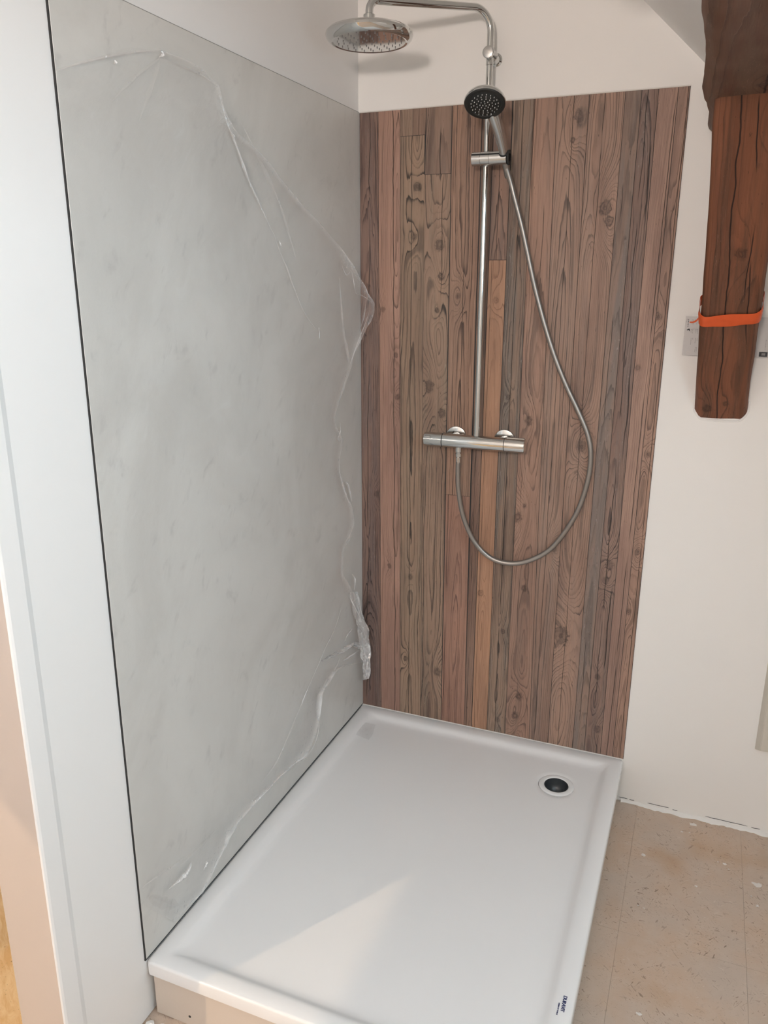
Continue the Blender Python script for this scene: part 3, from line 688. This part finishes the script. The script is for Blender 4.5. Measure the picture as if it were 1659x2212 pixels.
# printed card tucked behind the brace
c0 = at(1479, 683, 1, -0.0085); c1 = at(1476, 767, 1, -0.0085)
card = empty('info_card', (c0.x, -0.0085, c1.z)); tag(card, 'grey printed card tucked between the brace and the back wall', 'card')
cx0, cx1, cz0, cz1 = (c0.x + c1.x) / 2, 1.172, c1.z, c0.z
obj('sheet', bbox(cx0, cx1, -0.0092, -0.0085, cz0, cz1), M_paper, card)
pr_ = bmesh.new(); pg = bmesh.new()
def mark(bm, x, z, w_, h_): box(bm, x - w_ / 2, x + w_ / 2, -0.0095, -0.0092, z - h_ / 2, z + h_ / 2)
H = cz1 - cz0
def ln_(bm, fx, f0, f1, wd=0.0009, gap=0.5):
    z = f0
    while z < f1:
        s = random.uniform(0.015, 0.05); e = min(f1, z + s)
        mark(bm, cx0 + fx, cz1 - H * (z + e) / 2, wd, H * (e - z)); z = e + 0.012
ln_(pr_, 0.0075, 0.07, 0.27, 0.0015); ln_(pg, 0.0035, 0.07, 0.16)
for fx, f0, f1 in ((0.0165, 0.08, 0.17), (0.0195, 0.08, 0.22), (0.0235, 0.08, 0.13), (0.0285, 0.08, 0.2), (0.0325, 0.08, 0.15), (0.0165, 0.32, 0.42), (0.020, 0.32, 0.44), (0.0285, 0.32, 0.43), (0.0325, 0.32, 0.44), (0.0185, 0.55, 0.73), (0.0225, 0.55, 0.60), (0.029, 0.55, 0.68), (0.0335, 0.55, 0.62), (0.031, 0.78, 0.91), (0.0345, 0.78, 0.92)):
    ln_(pg, fx, f0, f1)
ln_(pg, 0.1995, 0.55, 0.80)
mark(pr_, cx0 + 0.0105, cz1 - H * 0.335, 0.0045, 0.0035); mark(pr_, cx0 + 0.007, cz1 - H * 0.345, 0.003, 0.0022); mark(pr_, cx0 + 0.0125, cz1 - H * 0.36, 0.002, 0.004)
b0, b1 = at(1640, 760, 1, -0.0085), at(1657, 771, 1, -0.0085)
mark(pr_, (b0.x + b1.x) / 2, (b0.z + b1.z) / 2, b1.x - b0.x, b0.z - b1.z)
tag(obj('print', pr_, M_ink, card), kind='stuff'); tag(obj('fine_print', pg, M_inkgrey, card), kind='stuff')
obj('badge_mark', bbox((b0.x + b1.x) / 2 - 0.004, (b0.x + b1.x) / 2 + 0.005, -0.0097, -0.0095, (b0.z + b1.z) / 2 - 0.003, (b0.z + b1.z) / 2 + 0.003), M_inkgrey, card)

# ------------------------------------------------------------------ access cover low on the back wall, right
ac = tag(empty('access_cover', (1.42, 0, 0.28)), 'cream wall box with a rounded door low on the right', 'wall box')
bm = bmesh.new()
xa, xb, za, zb = 1.262, 1.60, 0.2765, 0.62
lo = [bm.verts.new(p) for p in ((xa, -0.0002, za), (xb, -0.0002, za), (xb, -0.0002, zb), (xa, -0.0002, zb))]
hi = [bm.verts.new(p) for p in ((xa + 0.012, -0.022, za + 0.010), (xb - 0.012, -0.022, za + 0.010), (xb - 0.012, -0.022, zb - 0.010), (xa + 0.012, -0.022, zb - 0.010))]
for k in range(4): bm.faces.new((lo[k], lo[(k + 1) % 4], hi[(k + 1) % 4], hi[k]))
bm.faces.new(hi); bm.faces.new(lo)
bmesh.ops.bevel(bm, geom=bm.edges[:], offset=0.0015, segments=2, affect='EDGES')
obj('body', bm, M_cream, ac)
rr = [(x, -0.0225, z) for x, z in rrect(xa + 0.034, xb - 0.034, za + 0.028, zb - 0.03, 0.010)]
seam = bmesh.new(); tube(seam, rr + rr[:1], 0.0011, n=6, cap=False)
dd = obj('door', bbox(xa + 0.036, xb - 0.036, -0.0238, -0.0220, za + 0.030, zb - 0.032, bev=0.0008, seg=1), M_cream, ac)
obj('seam', seam, M_dark, ac)

# ------------------------------------------------------------------ shower fittings
RX, RY = 0.403, -0.065
MZ = 1.139
mixer = tag(empty('shower_mixer', (RX, 0, MZ)), 'chrome thermostatic bar mixer with two round handles on the plank panel', 'shower mixer')
Y0 = -0.0036
bm = bmesh.new()
lathe(bm, [(0, 0), (0.0208, 0.0), (0.0208, 0.187), (0, 0.187)], (0.3015, RY, MZ), (1, 0, 0), 40)
obj('body', bm, M_chrome, mixer, smooth=True)
hl = obj('handle', lathe(bmesh.new(), [(0, 0), (0.0190, 0.0), (0.0206, 0.0016), (0.0213, 0.012), (0.0213, 0.0565), (0, 0.0565)], (0.2425, RY, MZ), (1, 0, 0), 40), M_chrome, mixer, smooth=True)
bm = bmesh.new()
for a in (0.2, 0.9):
    pass
box(bm, 0.2475, 0.2660, RY - 0.0222, RY - 0.013, MZ + 0.0055, MZ + 0.0135, bev=0.0008, seg=1)
obj('stop_button', bm, M_satin, hl)
hr = obj('handle', lathe(bmesh.new(), [(0, 0), (0.0213, 0.0), (0.0213, 0.044), (0.0206, 0.0575), (0.0190, 0.059), (0, 0.059)], (0.4905, RY, MZ), (1, 0, 0), 40), M_chrome, mixer, smooth=True)
obj('grip_ridge', bbox(0.494, 0.547, RY - 0.006, RY + 0.002, MZ + 0.0195, MZ + 0.0232, bev=0.001, seg=1), M_satin, hr)
for x in (0.2992, 0.4887):
    obj('seal_ring', lathe(bmesh.new(), [(0.0196, 0), (0.0207, 0), (0.0207, 0.0022), (0.0196, 0.0022)], (x, RY, MZ), (1, 0, 0), 40), M_dark, mixer, smooth=True)
for x in (0.3235, 0.4735):
    e = obj('escutcheon', lathe(bmesh.new(), [(0.0325, 0.0), (0.0325, 0.0040), (0.0312, 0.0062), (0.0290, 0.0070), (0.0135, 0.0078), (0.0135, 0.030), (0, 0.030)], (x, Y0, MZ + 0.002), (0, -1, 0), 44), M_chrome, mixer, smooth=True, angle=35)
    obj('union_nut', lathe(bmesh.new(), [(0.0125, 0.0), (0.0150, 0.001), (0.0150, 0.020), (0.0125, 0.021)], (x, Y0 - 0.026, MZ + 0.002), (0, -1, 0), 6), M_chrome, e)
OX = at(990, 985, 1, RY).x
obj('hose_outlet', lathe(bmesh.new(), [(0.0, 0.0), (0.0098, 0.0), (0.0098, 0.013), (0.0078, 0.0145), (0.0078, 0.0195), (0, 0.0195)], (OX, RY, MZ - 0.0185), (0, 0, -1), 28), M_chrome, mixer, smooth=True)

col = tag(empty('shower_column', (RX, RY, MZ + 0.019)), 'tall chrome shower rail with bent arm and round overhead rain shower', 'shower column')
HX, HY = 0.177, -0.333
ARMZ = 2.263
dirA = Vector((HX - RX, HY - RY, 0)).normalized()
A0 = Vector((RX, RY, 0)); A1 = Vector((HX, HY, 0))
bR = 0.050; bL = 0.026
obj('rail', tube(bmesh.new(), [(RX, RY, MZ + 0.0195), (RX, RY, MZ + 0.10), (RX, RY, 1.6), (RX, RY, 2.142)], 0.0086, n=28), M_chrome, col, smooth=True)
P = [Vector((RX, RY, 2.142)), Vector((RX, RY, 2.18))]
for k in range(13):
    a = math.radians(90 * k / 12); P.append(A0 + dirA * (bR * (1 - math.cos(a))) + Vector((0, 0, ARMZ - bR + bR * math.sin(a))))
for k in range(13):
    a = math.radians(90 * k / 12); P.append(A1 - dirA * (bL * (1 - math.sin(a))) + Vector((0, 0, ARMZ - 0.024 - bL + bL * math.cos(a))))
P.append(A1 + Vector((0, 0, 2.206)))
obj('arm', tube(bmesh.new(), P, 0.0094, n=28), M_chrome, col, smooth=True)
obj('sleeve', lathe(bmesh.new(), [(0.0086, 0), (0.0100, 0.001), (0.0100, 0.016), (0.0094, 0.017)], (RX, RY, 2.136), (0, 0, 1), 28), M_chrome, col, smooth=True)
HZ = 2.146
rh = obj('rain_head', lathe(bmesh.new(), [(0.0870, 0.0015), (0.0915, 0.0002), (0.0975, 0.0030), (0.1030, 0.0085), (0.1055, 0.0150), (0.1045, 0.0205), (0.0985, 0.0260), (0.084, 0.0310), (0.060, 0.0340), (0.030, 0.0358), (0.0140, 0.0365), (0.0128, 0.0385), (0.0128, 0.0460), (0.0140, 0.0470), (0.0140, 0.0590), (0.0120, 0.0605), (0.0, 0.0605)], (HX, HY, HZ), (0, 0, 1), 72), M_chrome, col, smooth=True, angle=30)
obj('face_plate', lathe(bmesh.new(), [(0, 0.001), (0.0870, 0.0015)], (HX, HY, HZ), (0, 0, 1), 72), M_chrome, rh)
nz = bmesh.new()
for ring, cnt in ((0.016, 6), (0.032, 10), (0.048, 14), (0.063, 18), (0.077, 22)):
    for k in range(cnt):
        a = 2 * math.pi * (k + 0.5 * (cnt % 4 == 2)) / cnt
        lathe(nz, [(0.0015, 0.001), (0.0012, -0.0010), (0, -0.0013)], (HX + ring * math.cos(a), HY + ring * math.sin(a), HZ), (0, 0, 1), 7)
tag(obj('nozzles', nz, M_inkgrey, rh, smooth=True), kind='stuff')
# wall bracket near the top
BZ = 2.163
wb = obj('wall_bracket', lathe(bmesh.new(), [(0.0, 0.0), (0.0165, 0.0), (0.0165, 0.004), (0.0135, 0.006), (0.0135, 0.074), (0.0146, 0.076), (0.0146, 0.086), (0, 0.086)], (RX, -0.0001, BZ), (0, -1, 0), 36), M_chrome, col, smooth=True, angle=35)
obj('cap', lathe(bmesh.new(), [(0, 0.0016), (0.0125, 0.0015), (0.0138, 0.0011), (0.0146, 0.0)], (RX, -0.0862, BZ), (0, -1, 0), 36), M_satin, wb, smooth=True)
# slider with hand-shower cradle
SZ, SY = 1.911, -0.079
sl0 = obj('slider', lathe(bmesh.new(), [(0, 0), (0.0160, 0), (0.0175, 0.0015), (0.0175, 0.0240), (0.0168, 0.0247), (0.0175, 0.0254), (0.0175, 0.0480), (0.0170, 0.0486), (0.0175, 0.0492), (0.0175, 0.0955), (0.0150, 0.0970), (0, 0.0970)], (0.368, SY, SZ), (1, 0, 0), 40), M_satin, col, smooth=True, angle=35)
obj('pivot_ring', lathe(bmesh.new(), [(0.010, 0), (0.0185, 0.0), (0.0190, 0.002), (0.0185, 0.0045), (0.010, 0.0045)], (0.4660, SY, SZ), (1, 0, 0), 36), M_dark, sl0, smooth=True)
obj('slot_line', bbox(0.3695, 0.449, SY - 0.0172, SY - 0.0140, SZ + 0.0088, SZ + 0.0102), M_dark, sl0)

# hand shower resting in the cradle
FC = Vector((0.4370, -0.222, 2.0140)); FN = Vector((0.10, -0.50, -0.86)).normalized()
hs = tag(empty('hand_shower', (0.4565, -0.10, 1.895)), 'hand shower with black nozzle face and chrome handle held in the rail slider', 'hand shower')
obj('head', lathe(bmesh.new(), [(0.0495, 0.0), (0.0512, 0.0030), (0.0512, 0.0065), (0.0485, 0.0130), (0.0400, 0.0200), (0.0260, 0.0255), (0.0100, 0.0285), (0, 0.0290)], FC, -FN, 56), M_chrome, hs, smooth=True)
fp = obj('nozzle_face', lathe(bmesh.new(), [(0, 0.0012), (0.0360, 0.0012), (0.0385, 0.0002), (0.0405, 0.0018), (0.0480, 0.0014), (0.0502, -0.0006), (0.0500, -0.0035)], FC, FN, 56), M_blackplastic, hs, smooth=True, angle=25)
nz = bmesh.new(); fa, fb = frame_from(FN)
for ring, cnt in ((0.0045, 3), (0.0115, 8), (0.0195, 12), (0.0265, 14), (0.0335, 20)):
    for k in range(cnt):
        a = 2 * math.pi * k / cnt + ring * 70
        lathe(nz, [(0.0010, 0.0), (0.0009, 0.0028), (0, 0.0030)], FC + FN * 0.001 + (fa * math.cos(a) + fb * math.sin(a)) * ring, FN, 7)
tag(obj('nozzles', nz, M_nozzle, fp, smooth=True), kind='stuff')
hp = catmull([FC - FN * 0.017, Vector((0.4430, -0.184, 2.0120)), Vector((0.4500, -0.156, 1.9830)), Vector((0.4540, -0.126, 1.9550)), Vector((0.4560, -0.102, 1.9310)), Vector((0.4560, -0.084, 1.9120))], 6)
hrad = [table([(0, 0.017), (0.25, 0.0160), (0.55, 0.0142), (0.85, 0.0112), (1.0, 0.0094)], i / (len(hp) - 1))[0] for i in range(len(hp))]
obj('handle', tube(bmesh.new(), hp, hrad, n=28), M_satin, hs, smooth=True)
cr_d = (hp[-1] - hp[-4]).normalized()
obj('cradle_ring', lathe(bmesh.new(), [(0.0096, -0.012), (0.0122, -0.0115), (0.0122, -0.0085), (0.0096, -0.008)], hp[-1], cr_d, 28), M_dark, sl0, smooth=True)

# flexible hose
hose = tag(empty('shower_hose', (0.52, -0.03, 0.765)), 'grey flexible shower hose hanging in a big loop over the planks', 'shower hose')
HP = [Vector((0.4570, -0.076, 1.9060)), Vector((0.4590, -0.072, 1.8920))]
for px, py, y in ((1103, 392, -0.062), (1110, 420, -0.057), (1130, 500, -0.045), (1158, 630, -0.030), (1190, 745, -0.022), (1220, 825, -0.018), (1250, 890, -0.016), (1270, 940, -0.016), (1276, 985, -0.016),
                  (1268, 1045, -0.016), (1242, 1115, -0.017), (1195, 1180, -0.019), (1150, 1208, -0.022), (1105, 1217, -0.026), (1060, 1205, -0.032), (1025, 1170, -0.040), (1002, 1120, -0.050), (991, 1065, -0.059), (989, 1020, -0.064)):
    HP.append(at(px, py, 1, y))
HP.append(Vector((OX, RY, MZ - 0.060)))
hc = catmull(HP, 8)
obj('tube', tube(bmesh.new(), hc, 0.0073, n=18), M_hose, hose, smooth=True)
obj('nut', lathe(bmesh.new(), [(0.0080, 0.0), (0.0098, 0.0005), (0.0098, 0.0100), (0.0088, 0.0115), (0.0080, 0.0125), (0.0072, 0.030), (0.0066, 0.030)], (OX, RY, MZ - 0.0365), (0, 0, -1), 12), M_chrome, hose, smooth=True, angle=25)
obj('cone', lathe(bmesh.new(), [(0.0066, 0.046), (0.0080, 0.044), (0.0100, 0.0), (0.0060, -0.001)], HP[0], HP[1] - HP[0] + Vector((0, 0.001, 0)), 24), M_hose, hose, smooth=True)

# ------------------------------------------------------------------ half-peeled protective film on the stone panel
# free right edge: photo pixel and how far it stands off the panel
FE = [(345, 108, .006), (420, 140, .010), (468, 185, .016), (486, 250, .022), (515, 290, .018), (560, 332, .014), (600, 380, .014), (640, 430, .016), (690, 485, .020), (725, 522, .026), (752, 560, .034), (775, 600, .044), (795, 632, .056), (808, 655, .064),
      (800, 685, .060), (785, 715, .052), (770, 745, .044), (757, 790, .030), (738, 845, .018), (726, 885, .010), (724, 915, .008), (735, 945, .012), (736, 965, .012), (731, 1005, .010), (740, 1050, .012), (756, 1090, .016), (762, 1125, .018), (752, 1160, .016), (742, 1190, .012), (738, 1235, .010),
      (752, 1262, .014), (768, 1295, .022), (780, 1330, .030), (788, 1362, .036), (797, 1400, .040), (793, 1428, .036), (765, 1432, .024), (735, 1442, .016), (712, 1470, .014), (694, 1500, .012), (688, 1560, .014), (676, 1600, .016), (660, 1632, .018), (640, 1648, .014), (600, 1682, .010), (540, 1745, .010), (505, 1790, .010), (478, 1845, .012), (445, 1915, .012), (420, 1945, .008), (395, 1968, .005)]
def film():
    R = [at(a, b, 0, 0.0045 + c) for a, b, c in FE]
    R = catmull(R, 3)
    nR = len(R); nU = 44
    bm = bmesh.new(); lay = bm.verts.layers.float.new('crease_glint')
    rows = []
    topL = [(2.005, -0.93), (1.985, -1.03), (1.948, -1.11), (1.918, -1.196)]
    for i, p in enumerate(R):
        t = i / (nR - 1)
        # left end of this row: along the top edge first, then down the left edge of the panel, then in along the foot
        s = t
        if s < 0.06:
            k = s / 0.06; L = Vector((0, lerp(-0.925, -1.196, k), table([(0, 2.006), (0.35, 1.99), (0.7, 1.95), (1, 1.917)], k)[0]))
        elif s < 0.955:
            k = (s - 0.06) / 0.895; L = Vector((0, -1.196, lerp(1.917, 0.30, k)))
        else:
            k = (s - 0.955) / 0.045; L = Vector((0, lerp(-1.196, -1.10, k), lerp(0.30, 0.17, k)))
        row = []
        lift = p.x - 0.0045
        for j in range(nU + 1):
            u = 1 - (1 - j / nU) ** 1.6
            y = lerp(L.y, p.y, u); z = lerp(L.z, p.z, u)
            dist = math.hypot(y - p.y, z - p.z)
            fall = math.exp(-dist / 0.085)
            wv = mnoise.noise((y * 26 + z * 9, z * 15 - y * 7, 2.0)); wv2 = mnoise.noise((y * 70, z * 55, 7.0))
            rid = (1 - abs(mnoise.noise((y * 11 + z * 5, z * 8, 4.2))) * 2.4)
            peel = math.exp(-dist / 0.20)
            x = 0.0058 + lift * fall + peel * (0.006 * max(0, rid) + 0.005 * wv + 0.0025 * wv2) * (0.4 + 0.6 * min(1, lift / 0.02))
            x = max(0.0052, x)
            v = bm.verts.new((x, min(y, -0.004) if x < 0.03 else y, z))
            low = sstep(0.75, 0.25, z)
            edge = math.exp(-dist / (0.016 + 0.030 * low)) * (0.55 + 0.25 * low) + (0.22 + 0.25 * low * max(0, mnoise.noise((y * 9 + z * 9, z * 30 - y * 30, 5.5)))) * peel
            v[lay] = min(1.0, edge * (0.55 + 0.9 * max(0, mnoise.noise((y * 18, z * 12, 1.3)))))
            row.append(v)
        rows.append(row)
    for a, b in zip(rows, rows[1:]):
        for k in range(nU): bm.faces.new((a[k], a[k + 1], b[k + 1], b[k]))
    return bm
pf = tag(empty('protective_film', (0.006, -1.0, 0.2)), 'clear plastic film half peeled off the pale stone-look panel', 'film')
obj('sheet', film(), M_film, pf, smooth=True, angle=180)
# crumpled ends hanging at the corner
def crumple(path, seed):
    bm = bmesh.new(); lay = bm.verts.layers.float.new('crease_glint'); rows = []
    P = catmull(path, 6); n = 16
    for i, p in enumerate(P):
        t = i / (len(P) - 1); wd = 0.020 * math.sin(math.pi * (0.25 + 0.6 * t)); row = []
        for k in range(n + 1):
            s = -1 + 2 * k / n
            v = Vector((s * wd * 0.55, s * wd * 0.7, 0)) + p
            v += Vector((mnoise.noise((s * 3 + seed, t * 9, 1)), mnoise.noise((s * 3, t * 9 + seed, 2)), 0.6 * mnoise.noise((s * 3, t * 9, 3 + seed)))) * 0.011
            v.x = max(0.006, v.x); v.y = min(-0.006, v.y)
            q = bm.verts.new(v); q[lay] = 0.55 + 0.45 * abs(mnoise.noise((s * 5, t * 14, seed))); row.append(q)
        rows.append(row)
    for a, b in zip(rows, rows[1:]):
        for k in range(n): bm.faces.new((a[k], a[k + 1], b[k + 1], b[k]))
    return bm
obj('hanging_fold', crumple([at(762, 1280, 0, .016), at(778, 1340, 0, .028), at(788, 1390, 0, .038), at(791, 1430, 0, .042), at(790, 1468, 0, .040)], 3.0), M_film, pf, smooth=True, angle=25)
obj('hanging_fold', crumple([at(700, 1425, 0, .012), at(740, 1405, 0, .020), at(765, 1390, 0, .028), at(780, 1400, 0, .034)], 9.0), M_film, pf, smooth=True, angle=25)
def fold(px, wd, cr, off=0.007):
    """a sharp little crease standing up from the film, its window glint painted white"""
    bm = bmesh.new(); lay = bm.verts.layers.float.new('crease_glint'); rows = []
    P = catmull([at(a, b, 0, off) for a, b in px], 7); n = len(P)
    for i, p in enumerate(P):
        t = i / (n - 1); d = (P[min(i + 1, n - 1)] - P[max(i - 1, 0)]).normalized(); sd_ = d.cross(Vector((1, 0, 0))).normalized()
        k = wd * (0.15 + math.sin(math.pi * t)) * (0.8 + 0.7 * mnoise.noise((i * 0.35, wd * 900, px[0][0])))
        row = []
        for q, hgt in ((-1, 0), (-0.15, 0.7), (0.25, 0.55), (1, 0)):
            v = bm.verts.new(p + sd_ * (k * q) + Vector((max(0, k) * hgt, 0, 0))); v[lay] = cr * (0.55 + 0.45 * math.sin(math.pi * t)) * (1 if abs(q) < 0.9 else 0.15); row.append(v)
        rows.append(row)
    for a, b in zip(rows, rows[1:]):
        for k in range(3): bm.faces.new((a[k], a[k + 1], b[k + 1], b[k]))
    return bm
for px, wd, cr, off in (  # folds of the film; the highest strengths are painted glints
    ([(345, 110), (300, 112), (240, 121), (180, 135), (122, 152)], 0.0035, 0.55, 0.007),
    ([(346, 104), (352, 118), (342, 124)], 0.004, 1.0, 0.010), ([(247, 129), (251, 140)], 0.004, 1.0, 0.008),
    ([(350, 122), (300, 160), (268, 190), (240, 222)], 0.004, 0.3, 0.007), ([(345, 130), (330, 180), (300, 262)], 0.006, 0.2, 0.007),
    ([(358, 128), (400, 146), (440, 165), (470, 188)], 0.003, 0.4, 0.012),
    ([(472, 198), (490, 262), (512, 320), (535, 385), (560, 440), (590, 505)], 0.0045, 0.75, 0.012), ([(498, 285), (505, 292), (508, 300)], 0.003, 1.0, 0.014),
    ([(590, 500), (606, 548), (618, 575), (634, 620), (660, 680), (690, 720)], 0.004, 0.5, 0.010), ([(603, 520), (607, 532)], 0.003, 1.0, 0.012),
    ([(523, 268), (560, 345), (600, 430), (625, 510), (640, 560)], 0.006, 0.25, 0.012),
    ([(738, 572), (748, 594), (760, 582)], 0.0022, 1.0, 0.044), ([(760, 586), (764, 612), (768, 634)], 0.0022, 1.0, 0.050), ([(768, 634), (785, 640), (806, 656)], 0.002, 0.8, 0.055),
    ([(740, 575), (752, 560), (765, 590), (790, 626)], 0.0018, 0.7, 0.046), ([(800, 665), (788, 700), (772, 740), (760, 775), (752, 800)], 0.0028, 1.0, 0.048), ([(790, 655), (784, 690), (776, 715)], 0.004, 0.7, 0.048),
    ([(733, 600), (738, 680), (745, 740), (753, 790)], 0.006, 0.45, 0.026), ([(756, 792), (745, 825), (735, 855), (727, 885)], 0.0022, 0.8, 0.016),
    ([(748, 738), (751, 765), (755, 788)], 0.007, 0.5, 0.028), ([(688, 705), (690, 722), (689, 735)], 0.003, 0.9, 0.010),
    ([(735, 912), (735, 932), (730, 948), (737, 958)], 0.0022, 1.0, 0.012), ([(732, 1000), (738, 1040), (750, 1075), (758, 1098)], 0.0035, 0.8, 0.014), ([(745, 1040), (752, 1050), (760, 1085)], 0.007, 0.8, 0.016),
    ([(763, 1110), (764, 1135), (755, 1155), (742, 1178)], 0.002, 0.6, 0.016), ([(748, 1178), (755, 1165), (759, 1160)], 0.004, 1.0, 0.014), ([(740, 1180), (737, 1230), (740, 1270)], 0.002, 0.5, 0.012),
    ([(760, 1240), (766, 1250), (765, 1275)], 0.005, 0.9, 0.020), ([(752, 1282), (760, 1300), (775, 1330), (786, 1360)], 0.0035, 1.0, 0.026), ([(772, 1280), (776, 1300), (781, 1322)], 0.005, 0.8, 0.026),
    ([(742, 1285), (735, 1320), (722, 1360), (705, 1395), (690, 1430), (668, 1480)], 0.003, 0.6, 0.010), ([(760, 1358), (750, 1372), (745, 1385)], 0.006, 0.7, 0.018), ([(775, 1405), (755, 1418), (740, 1428)], 0.005, 0.9, 0.022),
    ([(735, 1420), (720, 1450), (700, 1480), (690, 1510)], 0.005, 0.5, 0.012), ([(700, 1482), (698, 1486)], 0.004, 1.0, 0.010),
    ([(668, 1480), (655, 1510), (650, 1525)], 0.0035, 1.0, 0.010), ([(652, 1520), (630, 1570), (600, 1640), (565, 1690)], 0.005, 0.4, 0.009),
    ([(690, 1560), (684, 1595), (668, 1628), (645, 1650)], 0.0025, 0.8, 0.016), ([(645, 1648), (600, 1682), (550, 1735), (520, 1768)], 0.005, 0.45, 0.010),
    ([(520, 1765), (495, 1805), (470, 1860), (450, 1905)], 0.004, 0.45, 0.011), ([(448, 1858), (443, 1870), (440, 1878)], 0.006, 1.0, 0.012),
    ([(413, 1862), (405, 1880), (392, 1895), (365, 1920)], 0.011, 1.0, 0.010), ([(400, 1850), (372, 1872), (335, 1895), (305, 1920)], 0.005, 0.4, 0.008), ([(445, 1905), (430, 1935), (396, 1968)], 0.003, 0.5, 0.009),
    ([(470, 1790), (430, 1830), (390, 1868)], 0.008, 0.25, 0.008), ([(320, 1935), (350, 1950), (385, 1955)], 0.014, 0.22, 0.007)):
    obj('crease_glint', fold(px, wd, cr, off), M_film, pf)
# scrap of clear tape left on the tray corner
def tape():
    bm = bmesh.new(); lay = bm.verts.layers.float.new('crease_glint')
    q = [at(757, 1577, 2, TZ), at(778, 1553, 2, TZ), at(811, 1560, 2, TZ), at(806, 1580, 2, TZ), at(797, 1593, 2, TZ)]
    c = sum(q, Vector()) / len(q); zt = TZ - 0.0115
    V = []
    for p in q:
        v = bm.verts.new((p.x, p.y, zt + 0.0022)); v[lay] = 0.12; V.append(v)
    cv = bm.verts.new((c.x, c.y, zt + 0.0045)); cv[lay] = 0.3
    for a, b in zip(V, V[1:] + V[:1]): bm.faces.new((a, b, cv))
    return bm
tp = tag(obj('tape_scrap', tape(), M_film, None, smooth=True), 'scrap of clear tape stuck in the far left corner of the tray', 'tape')

# plaster crumbs on the floor at the front left corner of the tray
def crumb(r, seed):
    b = bmesh.new(); bmesh.ops.create_icosphere(b, subdivisions=2, radius=r)
    for v in b.verts:
        n = v.co.normalized(); v.co += n * r * 0.55 * mnoise.noise((n.x * 2 + seed, n.y * 2, n.z * 2)); v.co.z = max(-r * 0.45, v.co.z * 0.6)
    return b
random.seed(3)
for k, (x, y, r) in enumerate(((0.020, -1.225, 0.010), (0.047, -1.219, 0.007), (0.034, -1.243, 0.008), (0.072, -1.228, 0.006), (0.085, -1.215, 0.005), (0.060, -1.246, 0.009), (0.015, -1.250, 0.006), (0.110, -1.225, 0.004))):
    o = obj('plaster_crumb', crumb(r, k * 3.3), M_wall, None, smooth=True, angle=30)
    o.location = (x, y, r * 0.46); o.rotation_euler = (0, 0, k)
    tag(o, 'white plaster crumb on the floor by the front left tray corner', 'crumb', 'plaster crumbs by the tray corner')
